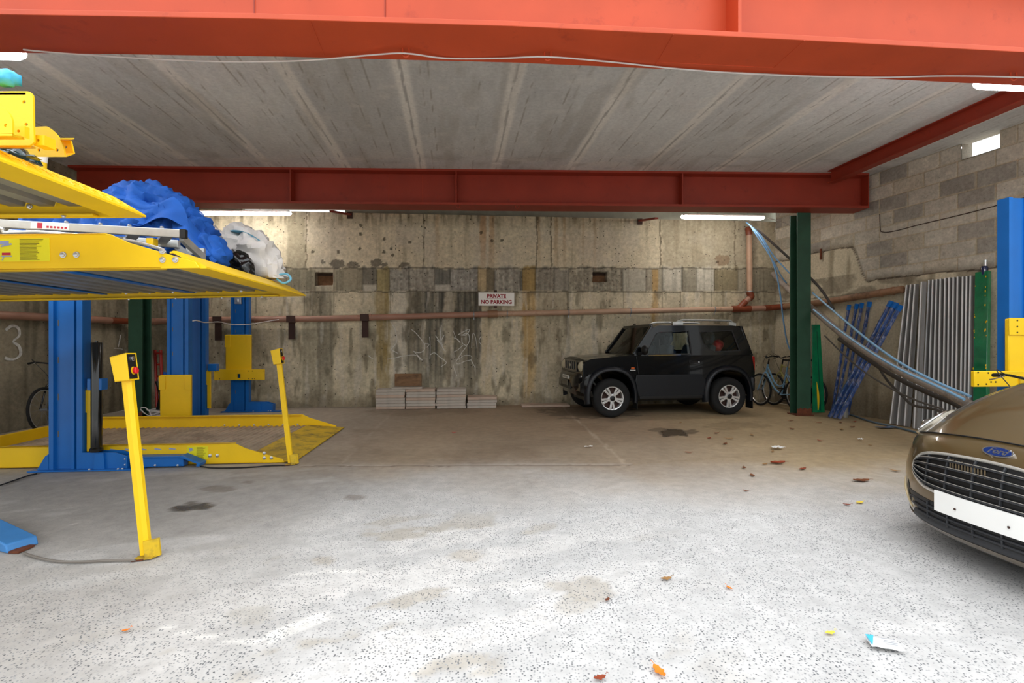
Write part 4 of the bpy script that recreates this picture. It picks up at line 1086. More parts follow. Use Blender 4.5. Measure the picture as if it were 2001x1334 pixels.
mb = MB(); mb.tube(smooth_path([fl(46, 1080, .01), fl(70, 1088, .01), fl(110, 1096, .01), fl(160, 1097, .01), fl(230, 1094, .01), fl(264, 1094, .01)], 5), .007, 8)
tag(mb.build('cable', M_cableg), 'grey cable on the floor from the pale blue cover to the front pedestal', 'cable')
mb = MB(); mb.tube(smooth_path([fl(392, 911, .008), fl(420, 914, .008), fl(480, 913, .008), fl(530, 909.5, .008), fl(556, 909, .008)], 5), .007, 8)
tag(mb.build('cable', M_blk), 'dark cable on the floor from the blue drive cover to the ramp pedestal', 'cable')
mb = MB(); mb.tube(smooth_path([fl(0, 948, .008), fl(40, 934, .008), fl(58, 928, .008), fl(72, 925, .008)], 5), .006, 8)
tag(mb.build('cable', M_blk), 'dark cable on the floor left of the front blue post', 'cable')
# ================================================================== things stored on the lifts
M_net = pm('blue_netting', (24, 88, 176), .75, var=.22, vscale=5, bump=.25, bscale=220, alpha=.93)
M_sack = pm('white_woven_sack', (212, 206, 200), .7, var=.08, vscale=6, bump=.15, bscale=120)
M_sackb = pm('blue_print', (110, 176, 206), .6, var=.1)
M_blkbag = pm('black_plastic_bag', (14, 14, 14), .22, var=.2, coat=.3)
M_teal = pm('dark_teal_plastic_bag', (6, 52, 60), .18, var=.25, coat=.5)
M_cyan = pm('cyan_plastic_sheet', (70, 176, 216), .4, var=.1)
def pts_blob(name, label, cat, mat, z, pts, group=None, **kw):
    el = [(at(x, y, zz), r) for x, y, zz, r in pts]
    sm = kw.pop('smooth', 60)
    mb = blob(el, **kw)
    return tag(mb.build(name, mat, smooth=sm), label, cat, group)

def deckA(v): return cA.z + .10 - .0       # about the deck level of the middle platform
net = pts_blob('netting_bundle', 'heap of blue debris netting on the raised platform, behind the ladder', 'netting', M_net, 3.7,
    [(100, 448, 3.75, .13), (150, 446, 3.75, .14), (205, 442, 3.75, .16), (240, 425, 3.75, .17), (272, 408, 3.75, .18), (300, 405, 3.8, .16), (325, 425, 3.75, .18), (352, 440, 3.75, .16), (378, 462, 3.75, .15), (400, 486, 3.70, .12), (422, 503, 3.68, .085),
     (250, 462, 3.7, .18), (300, 462, 3.7, .20), (345, 478, 3.72, .17), (190, 470, 3.75, .16), (130, 475, 3.75, .15), (70, 460, 3.75, .12), (330, 395, 3.9, .07)],
    res=.022, wr=.06, wscale=7.0, stretch=(.75, 1, 1.25), seed=3, floor_z=cA.z + .10)
mb = MB()
def flap(u, v):
    a = at(255 + 70 * u + 30 * v, 388 - 18 * math.sin(u * 3.0) + 22 * v + 10 * u, 3.72 + .12 * u)
    return a + V((0, .03 * math.sin(u * 9 + v * 4), .03 * math.sin(u * 7 + v * 5)))
mb.slab(flap, 20, 10, (0, .004, -.004)); o = mb.build('net_fold', M_net, net, smooth=60)
def drape(p, k):          # a loose fold of net lying over the heap
    P = [at(x, y, z) for x, y, z in p]
    mb = MB(); mb.slab(lambda u, v: P[0].lerp(P[1], u).lerp(P[2].lerp(P[3], u), v) + V((0, -.03 * math.sin(math.pi * u) - .02 * math.sin(v * 7 + k), .035 * math.sin(u * 6.5 + v * 4 + k) + .03 * math.sin(math.pi * v))), 22, 10, (0, .003, -.003))
    mb.build('net_fold', M_net, net, smooth=60)
drape([(230, 398, 3.60), (335, 388, 3.62), (262, 432, 3.50), (372, 440, 3.55)], 0)
drape([(318, 402, 3.58), (372, 436, 3.62), (350, 470, 3.52), (418, 496, 3.58)], 2)
drape([(380, 452, 3.60), (424, 476, 3.64), (398, 500, 3.55), (440, 508, 3.62)], 4)
sack = pts_blob('sack', 'crumpled white woven sack at the tip of the raised platform', 'sack', M_sack, 4.05,
    [(446, 474, 4.28, .12), (470, 472, 4.28, .13), (495, 480, 4.24, .13), (513, 500, 4.24, .12), (490, 505, 4.26, .14), (523, 522, 4.22, .10), (538, 536, 4.22, .065), (515, 533, 4.24, .09), (460, 490, 4.28, .12), (424, 456, 4.3, .045), (543, 512, 4.22, .045)],
    res=.030, wr=.06, wscale=7.0, stretch=(1.2, 1, .8), seed=11, floor_z=cA.z + .115, smooth=32)
mb = MB(); mb.add([], [])
c = at(478, 452, 3.93)
mb.slab(lambda u, v: at(455 + 60 * u - 12 * v, 449 + 26 * u * u + 3 * v, 4.12 + .10 * v + .03 * u), 10, 4, (0, .005, -.005)); mb.build('blue_printed_band', M_sackb, sack)
mb = MB(); mb.tube(smooth_path([at(541, 545, 4.20), at(554, 553, 4.17), at(568, 546, 4.17), at(562, 536, 4.18), at(548, 536, 4.2), at(535, 541, 4.2)], 6), .009, 8); mb.build('rope_handle', M_sackb, sack)
pts_blob('rubbish_bag', 'black plastic bag between the blue netting and the white sack', 'bag', M_blkbag, 3.9,
    [(464, 512, 3.95, .085), (480, 524, 3.95, .08), (460, 522, 3.95, .07), (488, 535, 3.95, .06), (474, 537, 3.95, .08)], res=.02, wr=.035, wscale=9, seed=5, floor_z=cA.z + .11)
pts_blob('tarpaulin', 'dark blue folded tarpaulin under the ladder end on the raised platform', 'tarpaulin', pm('dark_blue_tarp', (22, 50, 92), .5, var=.2), 3.5,
    [(397, 520, 3.52, .045), (409, 527, 3.53, .04)], res=.02, wr=.012, wscale=10, seed=8, floor_z=cA.z + .11)
# ladder
t = thing('ladder', 'aluminium step ladder lying along the raised platform', 'ladder', at(100, 470, 3.1))
A1, B1 = at(-160, 428, 3.02), at(357, 457, 3.06); A2, B2 = at(-160, 445, 3.30), at(350, 477, 3.34)
for p, q in ((A1, B1), (A2, B2)):
    mb = MB(); mb.seg(p, q, .03, .05); mb.build('side_rail', M_alu, t, True, bevel=.003, smooth=0)
for k in range(8):
    f = .06 + k * .125; mb = MB(); mb.seg(A1.lerp(B1, f) + V((0, .015, -.008)), A2.lerp(B2, f) - V((0, .015, 0)), .06, .022); mb.build('rung', M_alu, t, True, bevel=.002, smooth=0)
for px_ in (128, 195, 252, 316):
    f = (px_ + 160) / 517; p = A1.lerp(B1, f) + V((0, -.0, .028)); mb = MB(); mb.lathe([(.011, 0), (.011, .008), (.007, .012)], 8, Matrix.Translation(p)); mb.build('rivet', M_galv, t, True)
mb = MB(); mb.seg(at(355, 464, 3.1), at(398, 504, 3.42), .025, .05); mb.build('strut', M_alu, t, True, smooth=0)
mb = MB(); mb.seg(at(345, 482, 3.36), at(380, 512, 3.44), .025, .045); mb.build('strut', M_galvd, t, True, smooth=0)
mb = MB(); mb.seg(at(365, 490, 3.42), at(400, 492, 3.44), .03, .045); mb.build('strut', M_alu, t, True, smooth=0)
mb = MB(); mb.seg(B1 - V((.012, 0, 0)), B1 + V((.02, .005, 0)), .034, .054); mb.build('end_cap', M_blk, t, True, smooth=0)
mb = MB(); mb.box(A1.lerp(B1, (292 + 160) / 517) + V((0, .02, -.06)), (.045, .05, .05)); mb.build('yellow_hinge', M_yel, t, True, bevel=.006)
mb = MB(); f0, f1 = (63 + 160) / 517, (138 + 160) / 517; mb.seg(A1.lerp(B1, f0) + V((0, -.0155, 0)), A1.lerp(B1, f1) + V((0, -.0155, 0)), .001, .04); st = mb.build('sticker', M_signw, t, True, smooth=0)
mb = MB(); f2, f3 = (76 + 160) / 517, (86 + 160) / 517; mb.seg(A1.lerp(B1, f2) + V((0, -.0165, 0)), A1.lerp(B1, f3) + V((0, -.0165, 0)), .001, .034)
for k in range(6):
    g = (94 + 7 * k + 160) / 517; mb.seg(A1.lerp(B1, g) + V((0, -.0165, -.006)), A1.lerp(B1, g + .009) + V((0, -.0165, -.006)), .001, .012)
mb.build('sticker_print', M_labred, st, True, smooth=0)
# a second, thinner aluminium frame under it
t = thing('trestle', 'bent aluminium trestle frame lying behind the yellow side rail', 'trestle', at(60, 490, 3.2))
mb = MB(); mb.tube(smooth_path([at(-60, 450, 2.96), at(0, 446, 2.96), at(6, 452, 2.96), at(14, 455, 2.96), at(60, 453, 2.96), at(100, 455, 2.96), at(240, 468, 2.96), at(300, 482, 2.96), at(318, 488, 2.97), at(322, 494, 2.97)], 4), .010, 8); mb.build('frame_tube', M_alu, t, True)
mb = MB(); mb.seg(at(120, 458, 2.955), at(240, 466, 2.955), .012, .02); mb.build('frame_bar', M_galvd, t, True, smooth=0)

# ------------------------------------------------------------------ on the front platform
RXm = Matrix.Rotation(math.pi / 2, 4, 'X')
def pplate(px_outline, z, th, holes=()):      # an upright plate facing the camera, outline given as seen, z metres away
    P = [at(x, y, z) for x, y in px_outline]; hp = [[(at(hx + hr * math.cos(a), hy + hr * math.sin(a), z).x, at(hx, hy + hr * math.sin(a), z).z) for a in [2 * math.pi * i / 14 for i in range(14)]] for hx, hy, hr in holes]
    mb = MB(); mb.prism([(p.x, p.z) for p in P], z, z + th, XZ, holes=hp); return mb
def arc(cx_, cy_, r, a0, a1, n=12): return [(cx_ + r * math.cos(math.radians(a0 + (a1 - a0) * i / n)), cy_ - r * math.sin(math.radians(a0 + (a1 - a0) * i / n))) for i in range(n + 1)]
t = thing('steel_crosshead', 'yellow steel crosshead with tall drilled end plate stacked on the front platform', 'steel part', at(30, 290, 1.95), group='yellow steel lift parts')
mb = pplate([(-70, 184)] + [(20, 178)] + arc(52, 190, 12, 95, 0, 6) + [(66, 278)] + [(58, 284), (-70, 284)], 2.0, .008, holes=[(47, 199, 3.2), (51, 243, 3.2), (52, 266, 3.0)]); mb.build('end_plate', M_yel, t, True, smooth=0)
mb = MB(); mb.slab(lambda u, v: at(-70 + 130 * u + 10 * v, 284 + 3 * v, 2.01 + .08 * v), 2, 2, (0, 0, -.008)); mb.build('lower_flange', M_yel, t, True, smooth=0)
mb = MB(); mb.slab(lambda u, v: at(-70 + 120 * u - 6 * v, 181 - 2 * u * 0 - 3 * v, 2.0 + .14 * v), 2, 2, (0, 0, -.008)); mb.build('upper_flange', M_yel, t, True, smooth=0)
mb = pplate([(66, 264), (87, 264), (87, 284), (66, 284)], 2.02, .05, holes=[(74, 274, 3)]); mb.build('tab', M_yel, t, True, smooth=0)
t = thing('steel_crosshead', 'yellow quarter round steel bracket in front of the tall drilled plate', 'steel part', at(0, 265, 1.8), group='yellow steel lift parts')
mb = pplate([(-60, 206), (-6, 206)] + arc(-12, 242, 36, 75, 0, 8) + [(24, 260), (-60, 262)], 1.84, .008, holes=[(11, 245, 3.4), (-4, 236, 4)]); mb.build('gusset_plate', M_yel, t, True, smooth=0)
mb = MB(); mb.slab(lambda u, v: at(-60 + 84 * u + 24 * v, 261 + 8 * v, 1.84 + .12 * v), 2, 2, (0, 0, -.008)); mb.build('lower_flange', M_yel, t, True, smooth=0)
mb = pplate([(25, 247), (48, 246), (48, 268), (25, 260)], 1.93, .02, holes=[(36, 256, 3)]); mb.build('tab', M_yel, t, True, smooth=0)
t = thing('steel_crosshead', 'yellow curved gusset with channel end, lowest steel part on the front platform', 'steel part', at(90, 300, 2.2), group='yellow steel lift parts')
mb = pplate([(40, 304.5), (40, 290), (66, 248)] + arc(60, 305, 66, 62, 4, 10) + [(127, 304)], 2.32, .008, holes=[(76, 293, 3), (111, 293, 3.2), (94, 285, 5)]); mb.build('gusset_plate', M_yel, t, True, smooth=0)
mb = pplate([(116, 274), (138, 275), (144, 299), (126, 303)], 2.38, .008, holes=[(128, 287, 3)]); mb.build('channel_web', M_yel, t, True, smooth=0)
mb = MB(); mb.slab(lambda u, v: at(114 + 25 * u + 6 * v, 274 - 2 * v, 2.38 - .10 * v), 2, 2, (0, 0, .006)); mb.slab(lambda u, v: at(60 + 84 * u - 14 * v, 299 + 5 * v, 2.38 - .06 * v), 2, 2, (0, 0, -.006)); mb.build('channel_flange', M_yel, t, True, smooth=0)
pts_blob('plastic_sheet', 'crumpled cyan plastic sheet on top of the tall yellow plate', 'plastic sheet', M_cyan, 2.1, [(5, 151, 2.1, .038), (22, 154, 2.1, .032), (-20, 150, 2.1, .042)], res=.014, wr=.012, wscale=16, seed=2)
pts_blob('rubbish_bag', 'dark teal plastic bag under the yellow steel parts on the front platform', 'bag', M_teal, 2.2,
    [(18, 312, 2.18, .055), (40, 314, 2.18, .05), (56, 320, 2.18, .035), (-12, 312, 2.18, .06), (66, 328, 2.12, .022)], res=.014, wr=.02, wscale=14, seed=4, floor_z=c0.z + .122)
t = thing('tub', 'small white and yellow tub behind the teal bag on the front platform', 'tub', at(79, 334, 2.56))
mb = MB(); mb.lathe([(.024, -.02), (.026, .035), (.026, .045)], 18); mb.build('tub_body', M_yel, t)
mb = MB(); mb.lathe([(.0265, .043), (.029, .075), (.031, .076), (.030, .08), (.0, .08)], 18); mb.build('tub_rim', M_white, t)
t = thing('tub', 'small orange tub half hidden by the teal bag on the front platform', 'tub', at(55, 338, 2.44))
mb = MB(); mb.lathe([(.03, -.03), (.032, .05), (.03, .055), (0, .055)], 18); mb.build('tub_body', pm('orange_plastic', (226, 150, 20), .4), t)

# ------------------------------------------------------------------ things behind the lifts on the left
t = thing('hand_truck', 'red hand truck with dark frame standing behind the middle blue post', 'hand truck', at(312, 790, 8.2))
M_redp = pm('red_paint', (150, 34, 22), .5, var=.15)
for x in (303, 314):
    mb = MB(); mb.tube([at(x, 684, 8.25), at(x + 2, 740, 8.15), at(x + 4, 795, 8.05)], .022, 8); mb.build('upright', M_redp, t, True)
for y in (690, 712, 735):
    mb = MB(); mb.seg(at(303, y, 8.22), at(316, y, 8.22), .03, .03); mb.build('cross_bar', M_redp, t, True)
mb = MB(); mb.seg(at(306, 745, 8.1), at(324, 800, 7.98), .03, .04); mb.seg(at(322, 745, 8.1), at(308, 800, 7.98), .03, .04); mb.build('scissor_frame', M_blk, t, True)
pts_blob('plastic_sheet', 'blue plastic sack standing beside the red hand truck', 'plastic sheet', M_net, 8.2, [(323, 735, 8.5, .07), (322, 755, 8.5, .08), (321, 778, 8.5, .09), (320, 798, 8.5, .09)], res=.03, wr=.02, wscale=9, seed=6)
# coil of cable
mb = MB(); cc_ = fl(322, 817.5); pts = []
for k in range(220):
    a = k / 220 * 2 * math.pi * 7; r = .17 + .04 * math.sin(k * .37) + .02 * math.sin(k * .11)
    pts.append(cc_ + V((r * 1.2 * math.cos(a), r * .8 * math.sin(a), .02 + .0006 * k + .02 * math.sin(a * 1.3))))
for x, y in ((290, 812), (281, 806), (275, 800), (276, 796), (284, 796), (292, 803), (296, 812)): pts.append(at(x, y, 7.72))
mb.tube(pts, .009, 6); tag(mb.build('cable_coil', M_cable), 'loose coil of white cable on the floor behind the lowered platform', 'cable')
mb = MB(); mb.tube(smooth_path([at(376, 627, 7.20), at(384, 626, 7.24), at(395, 629, 7.5), at(403, 630, 7.7), at(430, 629, 8.2), at(452, 634, 8.65), at(490, 633, 8.66), at(520, 628, 9.0), at(545, 624, 9.1)], 5), .008, 6)
tag(mb.build('cable', M_cable), 'pale cable strung between the rear blue lift posts', 'cable')
# ================================================================== black off-road car by the back wall
M_carblk = pm('black_car_paint', (7, 8, 10), .22, var=.05, coat=.35, spec=.3)
M_cladding = pm('dark_blue_black_cladding', (15, 18, 24), .4, var=.1)
M_glass = glass_mat('car_glass', (242, 246, 243), ior=1.28)
M_glassd = glass_mat('dark_car_glass', (150, 160, 156))
M_int = pm('dark_upholstery', (58, 64, 72), .8, var=.2)
M_lens = pm('headlamp_lens', (190, 182, 156), .12, var=.1, coat=1.0)
M_redlens = pm('red_lamp_lens', (150, 14, 12), .15, var=.1, coat=.6)
M_amber = pm('amber_lens', (196, 92, 40), .2, var=.05)
M_alloy = pm('alloy_wheel', (214, 214, 212), .28, metal=.55, var=.05)
SC = .955; SA = math.radians(8.5); SF = V((-math.cos(SA), -math.sin(SA), 0)); SL = V((-SF.y, SF.x, 0))
S0 = fl(1193, 814.6) - SL * .69 * SC
SM = basis(S0, SF * SC, SL * SC, V((0, 0, SC)))
suv = thing('off_road_car', 'black three-door off-road car parked by the back wall', 'car', M=SM)
def sp(px, py, y=.745):                     # local (x, z) on the near flank seen at a photo pixel
    d = V(((px - CX) / F, 1, (CY - py) / F)); o = V((0, 0, H))
    t = (y * SC - (o - S0).dot(SL)) / d.dot(SL); p = o + d * t
    return ((p - S0).dot(SF) / SC, p.z / SC)
def zlift(z): t = min(1, max(0, (z - .34) / .42)); return z + .045 * t * t * (3 - 2 * t)
def szm(x, y):                              # from the enlarged view, before the final proportions are applied
    a, b = sp(1060 + x / 3.706, 600 + y / 3.706); z = b
    for _ in range(8): z = b - (zlift(z) - z)
    return (a / .965, z)
def yb(z): return .745 - max(0, z - 1.02) * .11
def arch(cx_, r, n=14, a0=0, a1=180, cz=.34): return [(cx_ + r * math.cos(math.radians(a0 + (a1 - a0) * i / n)), cz + r * math.sin(math.radians(a0 + (a1 - a0) * i / n))) for i in range(n + 1)]
WB = -2.25
# lower body shell as three boxes between the arches, made as one outline extruded across the car
out = [(.50, .40), (.44, .34)] + arch(0, .43, 14, 0, 180) + [(-.45, .30), (-1.80, .30)] + arch(WB, .43, 14, 0, 180) + [(-2.72, .34), (-2.78, .45), (-2.80, .72), (-2.74, 1.02), (-.42, 1.03), (.36, .965), (.47, .93), (.52, .86), (.53, .60), (.58, .56), (.58, .44)]
mb = MB(); mb.prism(out, -.735, .735, XZ); mb.build('body_shell', M_carblk, suv, bevel=.025, smooth=40)
# bonnet
def bon(u, v):
    x = .47 - u * .90; y = (v - .5) * 1.36 * (1 - .02 * u)
    s = abs(v - .5) * 2
    z = .955 + .085 * u - .018 * u * u - .030 * s ** 3 + .012 * (1 if s < .55 else 0) * (1 - (s / .55) ** 8)
    return V((x, y, z + .012))
mb = MB(); mb.slab(bon, 14, 24, (0, 0, -.05)); mb.build('bonnet', M_carblk, suv, smooth=50)
# front face: grille with slots, headlamps
mb = MB(); holes = []
for i in range(5):
    c = -.27 + i * .135; holes.append([(c - .032, .76), (c + .032, .76), (c + .032, .90), (c - .032, .90)])
YZ = Matrix(((0, 0, 1, 0), (1, 0, 0, 0), (0, 1, 0, 0), (0, 0, 0, 1)))       # prism outline (y, z), depth along x
mb.prism([(-.40, .73), (.40, .73), (.40, .93), (-.40, .93)], .528, .548, YZ, holes=holes); mb.build('grille', M_blkgl, suv, bevel=.004, smooth=0)
mb = MB(); mb.box((.532, 0, .83), (.006, .78, .18)); mb.build('grille_backing', M_blk, suv, smooth=0)
mb = MB(); mb.sphere((.553, 0, .83), (.008, .035, .03), 10, 6); mb.build('emblem', M_chrome, suv)
for s in (-1, 1):
    mb = MB(); mb.sphere((.49, s * .575, .82), (.075, .135, .10), 20, 12); mb.build('headlamp', M_lens, suv)
    mb = MB(); mb.box((.47, s * .655, .82), (.08, .14, .20)); mb.build('headlamp_surround', M_carblk, suv, bevel=.03, smooth=40)
    mb = MB(); mb.sphere((.57, s * .44, .565), (.03, .045, .04), 12, 8); mb.build('fog_lamp', M_lens, suv)
# bumper
def bump(u, v):
    a = (u - .5) * 2; y = a * .765; r = abs(a)
    x = .61 - .02 * r - .15 * max(0, (r - .55) / .45) ** 2.2
    z = .36 + .35 * v
    x += .035 * math.sin(math.pi * v) - .05 * (1 - v) * (v < .3)
    return V((x - (.0 if v < .95 else .02), y, z))
mb = MB(); mb.slab(bump, 32, 8, (-.05, 0, 0)); mb.build('front_bumper', M_carblk, suv, smooth=50)
mb = MB(); mb.box((.63, 0, .50), (.03, .66, .10)); mb.build('air_intake', M_blk, suv, bevel=.01, smooth=0)
mb = MB(); mb.box((.64, .0, .63), (.012, .40, .055)); pl_ = mb.build('number_plate', pm('plate_white', (226, 224, 214), .4), suv, smooth=0)
mb = MB()
for i in range(8): mb.box((.6465, -.165 + i * .046, .63), (.002, .018 + .008 * (i % 2), .034))
mb.build('plate_characters', M_blk, pl_, smooth=0)
mb = MB(); mb.box((.655, 0, .545), (.012, .42, .09)); mb.build('plate_holder', pm('dull_grey_plate', (96, 94, 84), .5), suv, bevel=.004, smooth=0)
# rear bumper, lamp, spare wheel
mb = MB(); mb.box((-2.74, 0, .53), (.10, 1.56, .26)); mb.build('rear_bumper', M_cladding, suv, bevel=.05, smooth=40)
for s in (-1, 1):
    mb = MB(); mb.box((-2.772, s * .66, .86), (.07, .145, .27)); mb.build('tail_lamp', M_redlens, suv, bevel=.015, smooth=40)
# flares, sills
for cx_ in (0, WB):
    for s in (-1, 1):
        n = 20; mb = MB(); sec = []
        for i in range(n + 1):
            a = math.radians(-12 + 204 * i / n)
            r0, r1 = .415, .50
            c_, s_ = math.cos(a), math.sin(a)
            sq = 1 + .05 * (abs(c_ * s_) * 2) ** 2
            pts = [(r0, .70), (r0, .800), (r0 + .018, .808), (r1 - .03, .795), (r1, .745), (r1, .70)]
            for r, y in pts: mb.v.append(V((cx_ + r * sq * c_, s * y, .34 + r * sq * s_)))
        m = 6
        for i in range(n):
            for k in range(m):
                l = (k + 1) % m; mb.f.append((i * m + k, i * m + l, (i + 1) * m + l, (i + 1) * m + k))
        mb.f.append(tuple(range(m))); mb.f.append(tuple(n * m + k for k in range(m)))
        mb.build('wheel_arch_flare', M_cladding, suv, smooth=50)
for s in (-1, 1):
    mb = MB(); mb.prism([(-.50, .36), (-1.76, .36), (-1.80, .60), (-1.72, .69), (-.46, .69), (-.44, .60)], s * .735, s * .765, XZ); mb.build('side_cladding', M_cladding, suv, bevel=.012, smooth=0)
    mb = MB(); mb.box((-1.13, s * .70, .335), (1.22, .12, .07)); mb.build('sill', M_blk, suv, bevel=.015, smooth=0)
    mb = MB(); mb.prism([(-.50, .70), (-1.70, .70), (-1.70, 1.00), (-.46, 1.00)], s * .735, s * .748, XZ); mb.build('door', M_carblk, suv, bevel=.010, smooth=0)
    mb = MB(); mb.box((-1.555, s * .752, .895), (.15, .012, .07)); mb.build('door_handle', M_blkgl, suv, bevel=.01); 
    mb = MB(); mb.lathe([(.014, 0), (.014, .008)], 12, Matrix.Translation(V((-1.665, s * .748, .90))) @ Matrix.Rotation(-s * math.pi / 2, 4, 'X')); mb.build('door_lock', M_chrome, suv)
    mb = MB(); mb.box((-.40, s * .742, .80), (.07, .016, .035)); mb.build('side_repeater', M_amber, suv, bevel=.008)
    mb = MB(); mb.box((-.40, s * .738, .765), (.10, .006, .018)); mb.build('side_badge', M_alu, suv, smooth=0)
    mb = MB(); mb.box((-.56, s * .80, 1.13), (.02, .02, .02)); mb.sphere((-.57, s * .86, 1.115), (.055, .10, .085), 16, 10); mb.seg((-.52, s * .73, 1.05), (-.56, s * .82, 1.07), .05, .05); mb.build('door_mirror', M_blk, suv)
    mb = MB(); mb.box((-2.70, s * .71, .22), (.012, .20, .22)); mb.build('mud_flap', M_blk, suv, smooth=0)
    mb = MB(); mb.box((-.46, s * .70, .24), (.012, .18, .20)); mb.build('mud_flap', M_blk, suv, smooth=0)
# upper body sides with window openings
side_out = [(-.42, 1.02), (-.80, 1.50), (-.90, 1.545), (-2.42, 1.545), (-2.54, 1.50), (-2.74, 1.02)]
w1 = [szm(752, 338), szm(832, 197), szm(852, 186), szm(1062, 174), szm(1076, 335)]
w2 = [szm(1152, 186), szm(1165, 180), szm(1380, 172), szm(1425, 312), szm(1250, 318), szm(1212, 306), szm(1172, 262)]
for s in (-1, 1):
    mb = MB(); mb.prism(side_out, 0, .03, None, holes=[w1, w2])
    mb.v = [V((p.x, s * (yb(p.y) - p.z), p.y)) for p in mb.v]; mb.build('cab_side', M_carblk, suv, smooth=30)
    for nm, wv, gm in (('side_window', w1, M_glass), ('rear_side_window', w2, M_glass)):
        mb = MB(); mb.prism(wv, .012, .016, None); mb.v = [V((p.x, s * (yb(p.y) - p.z), p.y)) for p in mb.v]; mb.build(nm, gm, suv, smooth=0)
        cxm = sum(p[0] for p in wv) / len(wv); czm = sum(p[1] for p in wv) / len(wv)
        big = [(cxm + (x - cxm) * 1.06, czm + (z - czm) * 1.09) for x, z in wv]
        mb = MB(); mb.prism(big, -.003, .002, None, holes=[wv]); mb.v = [V((p.x, s * (yb(p.y) - p.z), p.y)) for p in mb.v]; mb.build('window_seal', M_blk, suv, smooth=0)
    mb = MB(); a, b_ = szm(765, 349), szm(1003, 345); mb.seg((a[0], s * .7465, a[1]), (b_[0], s * .7465, b_[1]), .006, .014); mb.build('waist_trim', M_chrome, suv, smooth=0)
    mb = MB(); mb.seg((szm(858, 176)[0], s * (yb(1.45) - .014), 1.30), (szm(848, 335)[0], s * (yb(1.05) - .014), 1.03), .012, .012); mb.build('quarter_light_bar', M_blk, suv, smooth=0)
    mb = MB(); mb.tube(smooth_path([V((-1.30, s * .55, 1.59)), V((-1.42, s * .56, 1.645)), V((-1.6, s * .56, 1.652)), V((-2.3, s * .56, 1.648)), V((-2.42, s * .56, 1.64)), V((-2.50, s * .55, 1.575))], 5), .017, 10)
    mb.seg((-1.25, s * .55, 1.585), (-1.45, s * .55, 1.60), .06, .06); mb.seg((-2.38, s * .55, 1.59), (-2.52, s * .55, 1.57), .06, .06); mb.build('roof_rail', M_alu, suv)
# roof
def roof(u, v):
    x = -.78 - u * 1.78; y = (v - .5) * 2 * .668; s = abs(v - .5) * 2
    e = min(u, 1 - u) * 1.78
    return V((x, y, 1.60 - .05 * s ** 4 - .05 * max(0, 1 - e / .18) ** 2 - .008 * max(0, 1 - u / .4)))
mb = MB(); mb.slab(roof, 20, 16, (0, 0, -.04)); mb.build('roof', M_carblk, suv, smooth=50)
mb = MB(); mb.slab(lambda u, v: V((-.74 - .02 * u, (v - .5) * .12, 1.585 + .02 * u)), 2, 2, (0, 0, -.01)); mb.build('roof_aerial_base', M_blk, suv)
# windscreen, A pillars, rear glass, pillars
mb = MB(); mb.slab(lambda u, v: V((-.44 - .36 * u + (1 - (2 * v - 1) ** 2) * .05, (v - .5) * 2 * (.70 - .075 * u), 1.045 + .475 * u)), 8, 14, (-.005, 0, 0)); mb.build('windscreen', M_glass, suv, smooth=50)
for s in (-1, 1):
    mb = MB(); mb.seg((-.42, s * .715, 1.03), (-.80, s * .655, 1.53), .05, .06, up=(1, 0, 0)); mb.build('windscreen_pillar', M_carblk, suv, bevel=.012, smooth=40)
    mb = MB(); mb.seg((-.44, s * .55, 1.055), (-.47, s * .12, 1.085), .012, .012); mb.build('wiper', M_blk, suv)
    mb = MB(); mb.seg((-2.56, s * .64, 1.53), (-2.74, s * .70, 1.0), .09, .05, up=(1, 0, 0)); mb.build('rear_pillar', M_carblk, suv, bevel=.012, smooth=40)
mb = MB(); mb.box((-.50, .45, 1.09), (.006, .08, .07), None); mb.build('screen_sticker', M_signw, suv, smooth=0)
mb = MB(); mb.slab(lambda u, v: V((-2.72 + .16 * u, (v - .5) * 1.24, 1.06 + .42 * u)), 4, 4, (.005, 0, 0)); mb.build('rear_window', M_glass, suv, smooth=0)
mb = MB(); mb.seg((-2.565, -.66, 1.51), (-2.565, .66, 1.51), .06, .07); mb.build('rear_header', M_carblk, suv, smooth=0)
mb = MB(); mb.seg((-.80, -.62, 1.545), (-.80, .62, 1.545), .06, .05); mb.build('screen_header', M_carblk, suv, smooth=0)
# dashboard, seats
mb = MB(); mb.box((-.62, 0, .98), (.34, 1.36, .14)); mb.build('dashboard', M_blk, suv, bevel=.04, smooth=40)
def seat(x, y, hd):
    mb = MB(); mb.seg((x, y, .80), (x - .13, y, 1.20), .44, .12, up=(1, 0, 0)); mb.build('seat_back', M_int, suv, bevel=.05, smooth=40)
    ring = lambda r, k: [(k * r * math.cos(a), r * math.sin(a)) for a in [2 * math.pi * i / 20 for i in range(20)]]
    mb = MB(); mb.prism([(p[0], p[1]) for p in ring(.125, 1.0)], -.035, .035, basis(V((x - .15, y, 1.325)), V((0, 1, 0)), V((-.15, 0, 1)).normalized(), V((1, 0, .15)).normalized()), holes=[[(p[0], p[1]) for p in ring(.06, 1.0)]]); mb.build('headrest', M_int, suv, bevel=.02, smooth=40)
seat(-1.12, .36, 0); seat(-1.12, -.36, 0); seat(-1.98, .33, 0); seat(-1.98, -.33, 0)
mb = MB(); mb.lathe([(.175, -.012), (.19, 0), (.175, .012), (.165, 0)], 28, Matrix.Translation(V((-.80, -.36, 1.02))) @ Matrix.Rotation(math.radians(65), 4, 'Y'), closed=True); mb.build('steering_wheel', M_blk, suv)
tg = blob([(SM @ V((-2.24, .30, 1.22)), .085), (SM @ V((-2.30, .20, 1.24)), .09)], res=.03, wr=.02, wscale=9, seed=9); tag(tg.build('red_bag', pm('red_cloth', (176, 26, 34), .6, var=.15), smooth=60), 'red bag behind the rear side window of the black car', 'bag')
